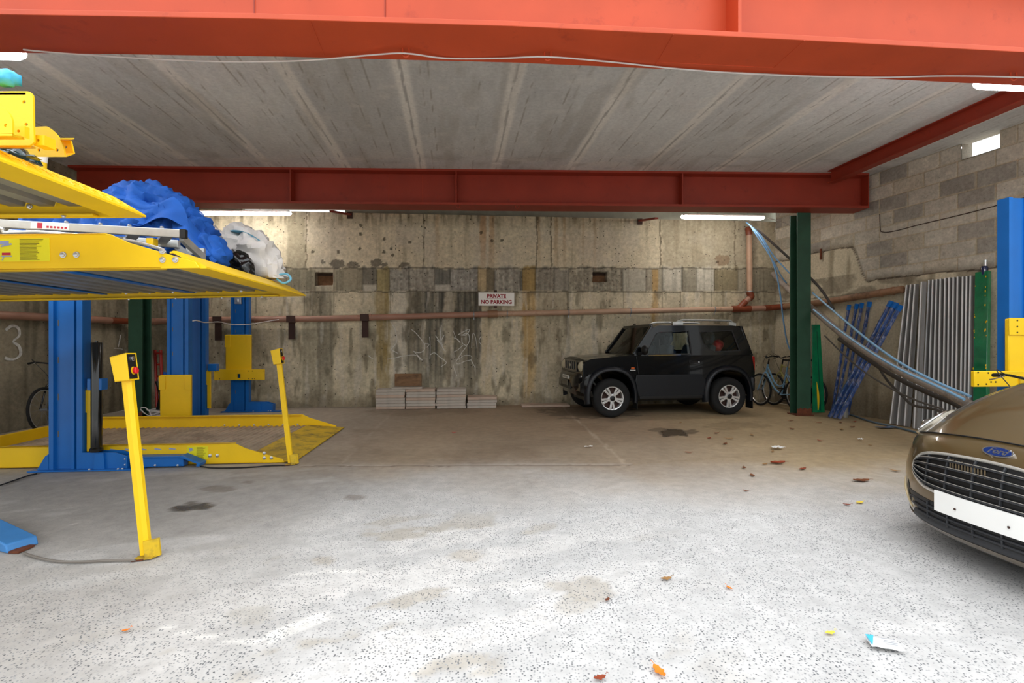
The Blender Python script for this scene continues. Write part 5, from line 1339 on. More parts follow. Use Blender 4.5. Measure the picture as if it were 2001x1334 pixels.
# wheels
def wheel(parent, cx_, y, s, R_=.334, rim=.205, w=.20, spokes=5, mrim=None, twin=True, name='wheel'):
    mrim = mrim or M_alloy
    Mx = Matrix.Translation(V((cx_, y, R_))) @ Matrix.Rotation(-s * math.pi / 2, 4, 'X')      # local z points outward
    h = w / 2
    mb = MB(); mb.lathe([(rim, -h * .9), (rim + .03, -h), (R_ - .035, -h), (R_ - .006, -h * .72), (R_, -h * .4), (R_, h * .4), (R_ - .006, h * .72), (R_ - .035, h), (R_ - .06, h * 1.04), (rim + .03, h), (rim, h * .9)], 48, Mx, closed=True)
    ty = mb.build('tyre', M_rub, parent, smooth=40)
    mb = MB(); mb.lathe([(rim - .002, -h * .9), (rim - .002, h * .9), (rim - .018, h * .86), (rim - .022, h * .2), (rim - .03, -h * .9)], 40, Mx, closed=True)
    rm = mb.build('rim', mrim, ty, smooth=40)
    mb = MB(); mb.lathe([(0, h * .18), (rim - .022, h * .18), (rim - .022, h * .22), (0, h * .22)], 30, Mx); mb.build('brake_disc', M_brown, ty)
    for k in range(spokes):
        a0 = 2 * math.pi * k / spokes + .3
        for da in ((-.17, .17) if twin else (0,)):
            a = a0 + da; mb = MB()
            e = lambda r, dl, z: V((r * math.cos(a) - dl * math.sin(a), r * math.sin(a) + dl * math.cos(a), z))
            w0, w1_ = (.013, .021) if twin else (.03, .03)
            r0, r1 = .045, rim - .012
            b4 = [e(r0, -w0, h * .62), e(r1, -w1_, h * .70), e(r1, w1_, h * .70), e(r0, w0, h * .62)]
            mb.hexa([p for p in b4], [p + V((0, 0, .03)) for p in b4]); mb.v = [Mx @ p for p in mb.v]
            mb.build('spoke', mrim, rm, bevel=.004, smooth=0) if parent is None else mb.build('spoke', mrim, ty, bevel=.004, smooth=0)
    mb = MB(); mb.lathe([(0, h * .55), (.075, h * .55), (.075, h * .86), (.045, h * .90), (.042, h * 1.0), (.03, h * 1.06), (0, h * 1.06)], 24, Mx); mb.build('hub', M_alu, ty)
    mb = MB(); mb.lathe([(0, h * .98), (.043, h * .98), (.043, h * 1.08), (.03, h * 1.14), (0, h * 1.14)], 18, Mx); mb.build('hub_cap', M_blk, ty)
    return ty
for cx_ in (0, WB):
    for s in (-1, 1): wheel(suv, cx_ * .965, s * .69, s)
mb = MB(); mb.box((-1.1, 0, .30), (2.9, .9, .12)); mb.build('chassis', M_blk, suv, smooth=0)
for cx_ in (0, WB):
    mb = MB(); mb.tube([V((cx_, -.6, .32)), V((cx_, .6, .32))], .045, 10); mb.build('axle', M_blk, suv)

for o in [c for c in bpy.data.objects if c.parent is suv and not c.name.startswith('tyre')]:
    for q in [o] + [k for k in bpy.data.objects if k.parent is o]:
        for v in q.data.vertices: v.co.x *= .965; v.co.z = zlift(v.co.z)
# ================================================================== brown hatchback, nose in the frame at the right
def olive(name):
    m = pm(name, (98, 80, 50), .28, metal=.35, var=.05, coat=1.0, vscale=3); return m
M_bronze = olive('bronze_car_paint')
M_plast = pm('grey_black_bumper_plastic', (42, 43, 46), .5, var=.1)
HF = V((-.993, -.1155, 0)).normalized(); HL = V((-HF.y, HF.x, 0))
HM = basis(V((2.43, 2.52, 0)), HF, HL, V((0, 0, 1)))
car = thing('hatchback_car', 'bronze brown hatchback car with blank white number plate, nose into the frame', 'car', M=HM)
HW = .86
M_satin = pm('satin_chrome', (206, 202, 194), .3, metal=.6, var=.04)
def bow(y): s = min(1, abs(y) / HW); return .44 * s ** 2.7
def prof_x(z):            # forward position of the nose centre line at height z
    pts = [(.10, -.16), (.16, -.05), (.20, -.005), (.26, .0), (.40, .0), (.52, -.01), (.60, -.025), (.66, -.06), (.70, -.11), (.72, -.15)]
    return float(np.interp(z, [p[0] for p in pts], [p[1] for p in pts]))
def nose(y, z):
    s = abs(y) / HW
    b = bow(y) * (1 + .25 * max(0, (z - .45) / .3))
    if z < .30: b += .05 * s ** 4
    return V((prof_x(z) - b, y, z))
ZH = .72
def edge_z(y): return .715 - .115 * (abs(y) / HW) ** 2.2          # height of the bonnet's front edge
def hood(y, d):
    """bonnet and wings: d metres behind the nose edge"""
    s = min(1, abs(y) / HW); e = nose(y, edge_z(y) if edge_z(y) < .72 else .72)
    rise = .46 * (1 - math.exp(-d / .80))
    z = edge_z(y) + rise * (1 + .10 * s) - .16 * s ** 9 * min(1, d / .3)
    z += .014 * math.exp(-((abs(y) - .46 - .05 * d) / .05) ** 2) * min(1, d / .25)
    return V((e.x - d * (1 - .22 * s ** 2), y * (1 + .0 * d), z))
# front skin
def skin(u, v):
    y = (u - .5) * 2 * HW; z = .16 + v * (edge_z(y) - .16); return nose(y, z)
mb = MB(); mb.slab(skin, 72, 28, (-.03, 0, 0)); mb.build('front_bumper', M_bronze, car, smooth=60)
def hd(u, v):
    y = (u - .5) * 2 * HW; d = v * v * 1.25 + .002; p = hood(y, d); return p
mb = MB(); mb.slab(hd, 72, 34, (-.012, 0, -.02)); mb.build('bonnet', M_bronze, car, smooth=60)
mb = MB(); mb.tube([hood(-.62 + 1.24 * i / 40, .012) + V((.004, 0, .001)) for i in range(41)], .0045, 6); mb.build('bonnet_gap', M_blk, car)
# grille: dark field with chrome surround and slats, following the nose
GR = [(-.50, .49), (-.47, .545), (-.40, .585), (-.25, .615), (0, .628), (.25, .615), (.40, .585), (.47, .545), (.50, .49), (.47, .445), (.40, .41), (.30, .395), (0, .39), (-.30, .395), (-.40, .41), (-.47, .445)]
GR = [(p.x, p.y) for p in smooth_path([V((y, z, 0)) for y, z in GR] + [V((GR[0][0], GR[0][1], 0))], 4)[:-1]]
def patch(name, outline, off, mat, thick=.012, parent=None):
    ys = [p[0] for p in outline]; y0, y1 = min(ys), max(ys)
    def zr(y):
        zs = []
        n = len(outline)
        for i in range(n):
            (ya, za), (yb_, zb) = outline[i], outline[(i + 1) % n]
            if (ya - y) * (yb_ - y) <= 0 and ya != yb_: zs.append(za + (zb - za) * (y - ya) / (yb_ - ya))
        return (min(zs), max(zs)) if zs else (outline[0][1], outline[0][1])
    def f(u, v):
        y = y0 + 1e-4 + (y1 - y0 - 2e-4) * u; a, b = zr(y); p = nose(y, a + (b - a) * v); return p + V((off, 0, 0))
    mb = MB(); mb.slab(f, 48, 6, (-thick, 0, 0)); return mb.build(name, mat, parent or car, smooth=60)
gb = patch('grille_field', GR, .004, M_blk)
mb = MB(); mb.tube([nose(y, z) + V((.008, 0, 0)) for y, z in GR], .009, 8, closed=True); mb.build('grille_surround', M_satin, car)
def zrange(y):
    zs = []
    for i in range(len(GR)):
        (ya, za), (yb_, zb) = GR[i], GR[(i + 1) % len(GR)]
        if (ya - y) * (yb_ - y) <= 0 and ya != yb_: zs.append(za + (zb - za) * (y - ya) / (yb_ - ya))
    return min(zs), max(zs)
for k in range(5):
    f = (k + .75) / 5.6; pts = []
    for i in range(49):
        y = -.485 + .97 * i / 48; a, b = zrange(y)
        zc = .628 - (.238) * (1 - f); z = a + (b - a) * f
        pts.append(nose(y, z) + V((.012, 0, 0)))
    mb = MB()
    n = len(pts)
    for i, p in enumerate(pts):
        mb.v += [p + V((.006, 0, .008)), p + V((.010, 0, -.003)), p + V((-.012, 0, -.008)), p + V((-.012, 0, .004))]
    for i in range(n - 1):
        for j in range(4): l = (j + 1) % 4; mb.f.append((4 * i + j, 4 * i + l, 4 * i + 4 + l, 4 * i + 4 + j))
    mb.f.append((0, 1, 2, 3)); mb.f.append((4 * n - 4, 4 * n - 3, 4 * n - 2, 4 * n - 1)); mb.build('grille_slat', M_plast, car, smooth=30)
    mb = MB(); mb.tube([p + V((.0085, 0, .0085)) for p in pts], .0018, 5); mb.build('slat_edge', M_satin, car)
for y in (-.36, -.22, -.07, .07, .22, .36):
    a, b = zrange(y); mb = MB(); mb.tube([nose(y, a + (b - a) * t_ / 8) + V((.007, 0, 0)) for t_ in range(9)], .007, 6); mb.build('grille_bar', M_plast, car)
mb = MB()
for i in range(12): mb.box(nose(-.20 + i * .017, .565) + V((.0065, 0, 0)), (.004, .006, .07))
mb.build('radiator_fins', pm('dull_brass', (128, 112, 88), .5, metal=.4), car, smooth=0)
# number plate, lower intake, lip
pc = V((.022, 0, .355)); mb = MB(); mb.slab(lambda u, v: V((.026 - .05 * ((u - .5) * 2) ** 2 * .28, (u - .5) * .525, .298 + .114 * v)), 16, 2, (-.012, 0, 0)); pl_ = mb.build('number_plate', M_white, car, smooth=50)
for y in (-.135, .125):
    mb = MB(); mb.lathe([(.006, 0), (.006, .003), (.003, .005)], 10, Matrix.Translation(V((.0245, y, .345))) @ Matrix.Rotation(math.pi / 2, 4, 'Y')); mb.build('plate_screw', M_brown, pl_)
LG = [(-.56, .335), (-.52, .30), (-.44, .235), (-.30, .215), (0, .205), (.30, .215), (.44, .235), (.52, .30), (.56, .335), (.30, .33), (0, .325), (-.30, .33)]
patch('lower_intake', LG, .003, M_blk)
for k in range(3):
    z = .238 + k * .03; mb = MB(); lim = .46 + .03 * k
    mb.tube([nose(-lim + 2 * lim * i / 30, z) + V((.008, 0, 0)) for i in range(31)], .0075, 6); mb.build('intake_slat', M_plast, car)
for y in (-.34, -.20, -.06, .08, .22, .36):
    mb = MB(); mb.tube([nose(y, .222 + .02 * i) + V((.007, 0, 0)) for i in range(6)], .006, 6); mb.build('intake_bar', M_plast, car)
mb = MB(); pts = []
mb.slab(lambda u, v: nose((u - .5) * 2 * .50, .185 + .042 * v) + V((.012 - .01 * v, 0, 0)), 40, 3, (-.014, 0, 0)); mb.build('lower_valance', M_plast, car, smooth=60)
mb = MB(); mb.slab(lambda u, v: nose((u - .5) * 2 * .80, .135 + .05 * v) + V((.022 - .008 * v, 0, 0)), 56, 4, (-.03, 0, 0)); mb.build('front_lip', M_bronze, car, smooth=60)
M_intake_glint = pm('bronze_edge_highlight', (214, 196, 158), .25, metal=.5, var=.05)
for s in (-1, 1):        # intake edge with its highlight put into the pale bronze, and a recess
    mb = MB(); mb.tube(smooth_path([nose(s * .63, .385) + V((.008, 0, 0)), nose(s * .605, .33) + V((.012, 0, 0)), nose(s * .56, .27) + V((.014, 0, 0)), nose(s * .50, .232) + V((.012, 0, 0))], 5), [.003, .004, .005, .006, .007, .008, .008, .008, .008, .007, .007, .006, .006, .005, .004, .003], 8); mb.build('intake_edge_highlight', M_intake_glint, car)
    mb = MB(); mb.slab(lambda u, v: nose(s * (.555 + .07 * u * (1 - .5 * v)), .25 + .10 * v + .03 * u) + V((.003, 0, 0)), 6, 6, (-.008, 0, 0)); mb.build('lamp_recess', M_plast, car, smooth=60)
    # headlamp swept back over the wing
    def lamp(u, v, o=.010):
        d = .40 * u; lo, hi = .575 + .02 * u, .80 - .02 * u
        w = math.sin(math.pi * min(1, .12 + u * .92)) ** .6
        yc = .70 + .085 * u; hw = .125 * w * (1 - .35 * u)
        y = yc + (v - .5) * 2 * hw
        p = hood(s * min(y, .855), max(d, 0.0)) if d > .03 or v < .4 else nose(s * min(y, .855), edge_z(y) - .0)
        return p + V((o * .6, s * o * .5, o))
    mb = MB(); mb.slab(lambda u, v: lamp(u, v, .012), 22, 14, (-.015, 0, -.012)); hl = mb.build('headlamp', pm('clear_headlamp_lens', (196, 190, 176), .08, var=.2, vscale=14, coat=1.0), car, smooth=60)
    for vv, r in ((.12, .007), (.9, .006)):
        mb = MB(); mb.tube([lamp(.08 + .8 * i / 14, vv, .018) for i in range(15)], r, 6); mb.build('lamp_trim', M_chrome, hl)
    mb = MB(); mb.sphere(lamp(.30, .5, .008), (.05, .045, .03), 14, 8); mb.build('lamp_reflector', M_chrome, hl)
# badge
bc = hood(0, .035); bM = Matrix.Translation(nose(0, .678) + V((.008, 0, .0))) @ Matrix.Rotation(math.radians(-38), 4, 'Y') @ basis(V((0, 0, 0)), V((0, 1, 0)), V((0, 0, 1)), V((1, 0, 0)))
ell = lambda a, b: [(a * math.cos(2 * math.pi * i / 36), b * math.sin(2 * math.pi * i / 36)) for i in range(36)]
mb = MB(); mb.prism(ell(.074, .030), -.006, .008, bM); bd = mb.build('badge', M_chrome, car, bevel=.002)
mb = MB(); mb.prism(ell(.066, .0245), .006, .0095, bM); mb.build('badge_field', pm('badge_blue', (16, 40, 96), .2, coat=.5, var=.03), bd, smooth=0)
mb = MB(); text_into(mb, 'Ford', .046, bM @ Matrix.Translation(V((0, .001, .0105))), .0006, .0004, shear=.35); mb.build('badge_lettering', M_chrome, bd, smooth=0)
# sides, cabin and wheels (outside the frame, so plainer)
side = [(-.40, .25), (-.42, .30)] + [(-.78 + .36 * math.cos(math.radians(a)), .31 + .36 * math.sin(math.radians(a))) for a in range(0, 181, 12)] + [(-1.16, .22), (-2.92, .22)] + [(-3.27 + .36 * math.cos(math.radians(a)), .31 + .36 * math.sin(math.radians(a))) for a in range(0, 181, 12)] + \
       [(-3.68, .30), (-3.88, .40), (-3.90, .80), (-3.80, .98), (-1.30, .93), (-.75, .76), (-.50, .62)]
for s in (-1, 1):
    mb = MB(); mb.prism(side, s * .815, s * .845, XZ); mb.build('body_side', M_bronze, car, bevel=.012, smooth=40)
    for x0, x1 in ((-1.30, -2.30), (-2.32, -3.0)):
        mb = MB(); mb.prism([(x0, .30), (x1, .30), (x1, .93), (x0 + .02, .93)], s * .842, s * .856, XZ); mb.build('door', M_bronze, car, bevel=.01, smooth=40)
    mb = MB(); mb.prism([(-1.28, .95), (-2.0, 1.34), (-2.9, 1.36), (-3.45, 1.0)], s * .70, s * .712, XZ); mb.v = [V((p.x, p.y + s * .10 * (1.36 - p.z) / .4, p.z)) for p in mb.v]; mb.build('side_window', M_glassd, car, smooth=0)
mb = MB(); mb.slab(lambda u, v: V((-1.22 - .95 * u, (v - .5) * 2 * (.70 - .08 * u), .985 + .42 * u)), 6, 8, (-.01, 0, 0)); mb.build('windscreen', M_glassd, car, smooth=40)
def rf(u, v): s = abs(v - .5) * 2; return V((-2.10 - 1.45 * u, (v - .5) * 1.36, 1.45 - .06 * s ** 3 - .06 * u * u))
mb = MB(); mb.slab(rf, 12, 12, (0, 0, -.03)); mb.build('roof', M_bronze, car, smooth=50)
mb = MB(); mb.slab(lambda u, v: V((-3.88 + .32 * u, (v - .5) * 2 * (.80 - .12 * u), .55 + .82 * u)), 8, 8, (.03, 0, 0)); mb.build('tailgate', M_bronze, car, smooth=50)
mb = MB(); mb.box((-2.55, 0, .60), (2.4, 1.60, .5)); mb.build('cabin_tub', M_blk, car, smooth=0)
mb = MB(); mb.box((-1.2, 0, .20), (1.9, 1.3, .04)); mb.build('underbody', M_blk, car, smooth=0)
for cx_ in (-.78, -3.27):
    for s in (-1, 1): wheel(car, cx_, s * .745, s, R_=.30, rim=.19, w=.19, spokes=5)
# ================================================================== bicycles
def bicycle(label, M, mframe, r=.33, step=False, basket=False, mtyre=None, bar_turn=0.0, seatb=True, lock=None):
    t = thing('bicycle', label, 'bicycle', M=M)
    mtyre = mtyre or M_rub
    XZb = XZ
    bb, rear, front = V((-.08, 0, .28)), V((-.50, 0, r)), V((.52, 0, r))
    head_t, head_b = V((.30, 0, .86)), V((.34, 0, .70)); seat_t = V((-.22, 0, .82))
    mb = MB()
    if step:
        mb.tube(smooth_path([head_t - V((0, 0, .06)), V((.12, 0, .52)), V((-.02, 0, .44)), V((-.16, 0, .50))], 5), .017, 8); mb.tube(smooth_path([head_b, V((.12, 0, .40)), bb], 5), .019, 8)
    else:
        mb.tube([head_t - V((0, 0, .04)), V((-.205, 0, .74))], .016, 8); mb.tube([head_b, bb], .019, 8)
    mb.tube([bb, seat_t], .016, 8); mb.tube([head_t, head_b], .020, 8)
    for s in (-1, 1):
        mb.tube([bb + V((0, s * .02, 0)), rear + V((0, s * .06, 0))], .010, 6); mb.tube([V((-.19, s * .012, .70)), rear + V((0, s * .06, 0))], .009, 6)
    mb.build('frame', mframe, t)
    mb = MB()
    for s in (-1, 1): mb.tube([head_b + V((.005, s * .02, 0)), head_b + V((.02, s * .055, -.04)), front + V((0, s * .055, 0))], .013, 8)
    mb.tube([head_b + V((0, -.05, -.02)), head_b + V((0, .05, -.02))], .014, 8); mb.build('fork', mframe, t)
    for c, nm in ((rear, 'rear_wheel'), (front, 'front_wheel')):
        rm = [c + V((( r - .02) * math.cos(2 * math.pi * k / 40), 0, (r - .02) * math.sin(2 * math.pi * k / 40))) for k in range(40)]
        mb = MB(); mb.tube(rm, .020, 8, closed=True); wl_ = mb.build(nm, mtyre, t)
        rm = [c + V(((r - .048) * math.cos(2 * math.pi * k / 40), 0, (r - .048) * math.sin(2 * math.pi * k / 40))) for k in range(40)]
        mb = MB(); mb.tube(rm, .010, 6, closed=True); mb.build('rim', M_alu, wl_)
        mb = MB()
        for k in range(14):
            a = 2 * math.pi * k / 14; mb.tube([c + V((.02 * math.cos(a + .9), .02 * (-1) ** k, .02 * math.sin(a + .9))), c + V(((r - .05) * math.cos(a), 0, (r - .05) * math.sin(a)))], .0016, 4)
        mb.build('spokes', M_galvd, wl_)
        mb = MB(); mb.tube([c + V((0, -.05, 0)), c + V((0, .05, 0))], .02, 8); mb.build('hub', M_galvd, wl_)
    a = 2.2; mb = MB(); mb.box(front + V(((r * .55) * math.cos(a), .022, (r * .55) * math.sin(a))), (.02, .006, .09)); mb.build('reflector', M_white, t, smooth=0)
    mb = MB(); q = V((.27, 0, .97)); mb.tube([head_t, q], .014, 8); RZ = Matrix.Rotation(bar_turn, 4, 'Z')
    br = [q + RZ @ V(p) for p in ((-.06, -.30, .04), (.0, -.20, .05), (.04, -.08, .03), (.05, 0, .01), (.04, .08, .03), (.0, .20, .05), (-.06, .30, .04))]
    mb.tube(smooth_path(br, 4), .011, 8); mb.build('handlebar', M_blk, t)
    for s in (0, -1):
        p, n = br[s], br[1 if s == 0 else -2]; d = (p - n).normalized()
        mb = MB(); mb.tube([n + d * .02, p + d * .01], .017, 8); mb.build('grip', M_blk, t)
        mb = MB(); mb.tube(smooth_path([n, n + RZ @ V((.06, 0, -.01)), n + d * .08 + RZ @ V((.07, 0, -.03)), n + d * .14 + RZ @ V((.05, 0, -.04))], 3), .006, 6); mb.build('brake_lever', M_chrome, t)
    mb = MB(); mb.tube(smooth_path([br[1], br[1] + V((.12, .03, .04)), V((.44, 0, .85)), head_b], 5), .004, 5); mb.build('brake_cable', M_blk, t)
    mb = MB(); mb.tube([seat_t, seat_t + V((-.03, 0, .12))], .013, 8); mb.build('seat_tube', M_galvd, t)
    mb = MB(); o_ = [(.14, -.015), (.02, -.03), (-.10, -.075), (-.13, -.06), (-.13, .06), (-.10, .075), (.02, .03), (.14, .015)]; mb.prism(o_, 0, .04, Matrix.Translation(seat_t + V((-.05, 0, .12)))); mb.build('saddle', M_blk, t, bevel=.012, smooth=40)
    mb = MB(); mb.lathe([(.0, -.006), (.085, -.006), (.09, 0), (.085, .006), (0, .006)], 24, Matrix.Translation(bb + V((0, -.06, 0))) @ Matrix.Rotation(math.pi / 2, 4, 'X')); mb.tube([bb + V((0, -.07, 0)), bb + V((.10, -.075, -.13))], .010, 6); mb.tube([bb + V((0, .07, 0)), bb + V((-.10, .075, .13))], .010, 6); mb.build('crank', M_blk, t)
    for p in (V((.10, -.115, -.13)), V((-.10, .115, .13))):
        mb = MB(); mb.box(bb + p, (.09, .08, .02)); mb.build('pedal', M_blk, t, smooth=0)
    return t
def bike_M(fr_, rr, lean=0.0):
    f, r_ = V((fr_[0], fr_[1], 0)), V((rr[0], rr[1], 0)); d = (f - r_).normalized(); s = V((-d.y, d.x, 0))
    return basis((f + r_) / 2, d, s, V((0, 0, 1))) @ Matrix.Rotation(lean, 4, 'X') @ Matrix.Diagonal(V((.92, .92, .95, 1)))
bicycle('pale blue step-through bicycle between the black car and the green column', bike_M((4.86, 9.62), (5.08, 8.72), .02), pm('pale_blue_paint', (120, 160, 188), .35, var=.05, coat=.4), step=True, bar_turn=.5)
bicycle('olive yellow bicycle leaning by the back corner behind the pale blue bicycle', bike_M((5.14, 9.66), (5.36, 8.76), .04), pm('olive_paint', (150, 142, 84), .4, var=.08), bar_turn=1.35)
bicycle('black bicycle leaning on the left wall behind the front blue post', bike_M((-6.40, 6.72), (-6.58, 7.72), .06), M_blkgl, bar_turn=.3)
bicycle('bicycle with chrome brake lever standing behind the brown car, handlebar showing', bike_M((3.98, 3.96), (5.0, 4.0), 0.0), M_blk, bar_turn=.45)

# ================================================================== lengths of pipe, bars and sheets by the right wall
def line_pts(s, e, pix):
    """walk a slanting line on plan from s to e (x, depth) and read the heights from the photo"""
    out = []
    for px, py in pix:
        k = (px - CX) / F; t = (k * s[1] - s[0]) / ((e[0] - s[0]) - k * (e[1] - s[1])); z = s[1] + (e[1] - s[1]) * t
        out.append(at(px, py, z))
    return out
def rod(name, label, cat, mat, r, pts, n=4, group=None, seg=10):
    mb = MB(); mb.tube(smooth_path(pts, n), r, seg); return tag(mb.build(name, mat), label, cat, group)
M_grp = pm('dusty_grey_pipe', (150, 138, 128), .6, var=.15, vscale=4, dirt=((84, 74, 64), .4, 4))
M_lblue = pm('light_blue_tube', (122, 164, 196), .4, var=.08); M_bhose = pm('blue_hose', (100, 140, 176), .45, var=.1)
M_dgrey = pm('dark_grey_conduit', (66, 60, 55), .6, var=.15)
rod('long_pipe', 'thick grey pipe slanting down from the back corner behind the green column', 'pipe', M_grp, .052, line_pts((5.25, 9.55), (4.80, 5.20), [(1511, 535), (1548, 571), (1600, 614), (1660, 664), (1740, 715), (1810, 749), (1886, 786)]) + [V((4.74, 4.55, .30)), V((4.71, 4.15, .055))], group='long pipes by the right wall', seg=16)
rod('long_pipe', 'dark grey pipe slanting just below the thick grey pipe', 'pipe', M_dgrey, .030, line_pts((5.36, 9.0), (4.92, 5.25), [(1640, 662), (1700, 705), (1760, 742), (1820, 770), (1880, 797)]) + [V((4.86, 4.7, .22)), V((4.84, 4.35, .032))], group='long pipes by the right wall', seg=12)
rod('long_tube', 'light blue tube slanting over the thick grey pipe, upper one of the pair', 'tube', M_lblue, .015, line_pts((5.06, 8.6), (4.68, 5.0), [(1588, 572), (1640, 617), (1700, 667), (1760, 709), (1830, 746), (1896, 774)]), group='light blue tubes by the right wall')
rod('long_tube', 'light blue tube slanting along the thick grey pipe, lower one of the pair', 'tube', M_lblue, .015, line_pts((4.97, 8.6), (4.60, 5.0), [(1590, 605), (1640, 645), (1700, 687), (1760, 722), (1830, 754), (1884, 780)]), group='light blue tubes by the right wall')
rod('long_pipe', 'thin brown pipe behind the green column ending below the drain pipe', 'pipe', M_dgrey, .022, [at(1480, 448, 9.05), at(1545, 507, 8.82), at(1600, 560, 8.62), at(1629, 604, 8.42)], group='long pipes by the right wall', seg=8)
rod('thin_rod', 'thin dark rod sagging under the pipes towards the brown car', 'rod', M_dgrey, .011, line_pts((5.02, 8.2), (4.52, 5.0), [(1612, 656), (1640, 684), (1683, 722), (1740, 758), (1795, 784), (1852, 806)]) + [V((4.47, 4.9, .25)), V((4.44, 4.6, .012))], seg=8)
rod('thin_rod', 'dark rod bent at a joint in front of the galvanised sheets', 'rod', M_dgrey, .016, line_pts((5.75, 8.8), (4.72, 5.4), [(1708, 702), (1733, 742), (1762, 772), (1786, 792), (1842, 806)]) + [V((4.66, 5.2, .2)), V((4.62, 4.95, .017))], seg=8)
HG = 'blue hoses hanging in the back corner'
rod('hose', 'blue hose hanging from the corner down to the bicycles', 'hose', M_bhose, .013, [at(1462, 437, 9.30), at(1490, 470, 9.15), at(1513, 520, 9.0), at(1524, 570, 8.9), at(1530, 620, 8.82), at(1538, 668, 8.78), at(1549, 694, 8.66), at(1556, 720, 8.64)], group=HG)
rod('hose', 'blue hose running from the corner behind the top of the green column', 'hose', M_bhose, .013, [at(1458, 434, 9.5), at(1485, 458, 9.42), at(1510, 497, 9.34), at(1530, 520, 9.25), at(1548, 538, 9.1), at(1580, 562, 8.9)], group=HG)
rod('hose', 'short blue hose curling away midway down the corner', 'hose', M_bhose, .011, [at(1466, 441, 9.14), at(1492, 480, 9.02), at(1512, 512, 8.9), at(1527, 540, 8.84), at(1537, 553, 8.8)], group=HG)
rod('hose', 'grey blue hose lying on the floor under the galvanised sheets', 'hose', pm('grey_blue_hose', (92, 108, 120), .5, var=.1), .014, [fl(1648, 807, .015), fl(1665, 811, .015), fl(1705, 824, .015), fl(1750, 834, .015), fl(1800, 847, .015)])
# film wrapped blue bars leaning on the wall
M_wrap = pm('film_wrapped_blue_steel', (52, 80, 136), .22, metal=.1, var=.3, vscale=14, bump=.7, bscale=34, coat=1.0, dirt=((168, 168, 184), .38, 18), stretch=(1, 1, .5))
def wallp(px, off): p = on_wall(px, 700, RA, RB, off); return V((p.x, p.y, 0))
def bar(label, pb, ob, pt, pyt, ot, w, mat=M_wrap, grp='blue film-wrapped bars', cap=True):
    a = wallp(pb, ob); a.z = .012; b = on_wall(pt, pyt, RA, RB, ot)
    t = thing('wrapped_bar', label, 'bar', a, group=grp)
    mb = MB(); d = b - a; n = 12; pts = [a + d * (i / n) + V((random.uniform(-.004, .004), random.uniform(-.004, .004), 0)) for i in range(n + 1)]
    for i in range(n): mb.seg(pts[i], pts[i + 1] , w, w * .8, up=(0, -1, .3))
    mb.build('bar_body', mat, t, True, bevel=.006, smooth=50)
    if cap:
        mb = MB(); mb.seg(b - d * .035, b + d * .012, w * 1.15, w * .95, up=(0, -1, .3)); mb.build('bar_end', M_blue, t, True, smooth=0)
    return t
bar('slim blue film-wrapped bar leaning on the wall, first from the green column', 1626, .22, 1659, 598, .085, .04)
bar('slim blue film-wrapped bar leaning on the wall, second from the green column', 1633, .22, 1674, 596, .085, .04)
bar('slim blue film-wrapped bar leaning on the wall, third from the green column', 1646, .22, 1684, 594, .085, .04)
bar('slim blue film-wrapped bar with wide blue end, fourth from the green column', 1656, .22, 1699, 592, .085, .045)
bar('thick blue film-wrapped bar slanting up to the galvanised sheets, left of three', 1621, .72, 1741, 591, .19, .05)
bar('thick blue film-wrapped bar slanting up to the galvanised sheets, middle of three', 1630, .72, 1750, 594, .19, .05)
bar('thick blue film-wrapped bar slanting up to the galvanised sheets, right of three', 1639, .72, 1759, 599, .19, .05)
# galvanised deck sheets leaning on the wall
M_rib_glint = pm('white_rib_highlight', (240, 240, 240), .35, metal=.1, var=.04)  # near white, a highlight painted as colour
M_sheet = pm('galvanised_sheet', (150, 147, 144), .4, metal=.4, var=.1, vscale=5)
def sheet(label, b0, b1, ob, t0, t1, pyt, ot, ribs):
    a, b = wallp(b0, ob), wallp(b1, ob); a.z = b.z = .004
    c, d = on_wall(t0, pyt + 3, RA, RB, ot), on_wall(t1, pyt, RA, RB, ot)
    n = (b - a).cross(c - a).normalized()
    if n.y > 0: n = -n
    t = thing('deck_sheet', label, 'metal sheet', a, group='galvanised deck sheets leaning on the block wall')
    prof = []
    for i in range(ribs):
        u0 = i / ribs; w = 1 / ribs
        prof += [(u0, 0), (u0 + w * .40, 0), (u0 + w * .48, .05), (u0 + w * .86, .05), (u0 + w * .94, 0)]
    prof.append((1, 0))
    mb = MB()
    for i in range(len(prof) - 1):
        (u0, h0), (u1, h1) = prof[i], prof[i + 1]
        q = [a.lerp(b, u0) + n * h0, a.lerp(b, u1) + n * h1, c.lerp(d, u1) + n * h1, c.lerp(d, u0) + n * h0]
        mb.hexa(q, [p - n * .003 for p in q])
    mb.build('sheet', M_sheet, t, True, smooth=0)
    for i in range(ribs):  # pale strip along each rib standing in for its bright reflection
        mb = MB(); u = (i + .56) / ribs; mb.seg(a.lerp(b, u) + n * .051, c.lerp(d, u) + n * .051, .016, .004, up=n)
        mb.build('rib_highlight', M_rib_glint, t, True, smooth=0)
    return t
sheet('galvanised deck sheet leaning, first from the blue bars', 1737, 1779, .34, 1772, 1796, 555, .10, 3)
sheet('narrow galvanised deck sheet tilting across, second from the blue bars', 1782, 1799, .40, 1799, 1811, 550, .16, 1)
sheet('wide galvanised deck sheet standing upright, third from the blue bars', 1801, 1842, .26, 1816, 1846, 545, .06, 4)
sheet('wide galvanised deck sheet standing upright, fourth from the blue bars', 1843, 1876, .26, 1847, 1880, 541, .06, 4)
sheet('dark edged galvanised deck sheet beside the green wrapped bar', 1877, 1900, .30, 1882, 1905, 539, .07, 3)
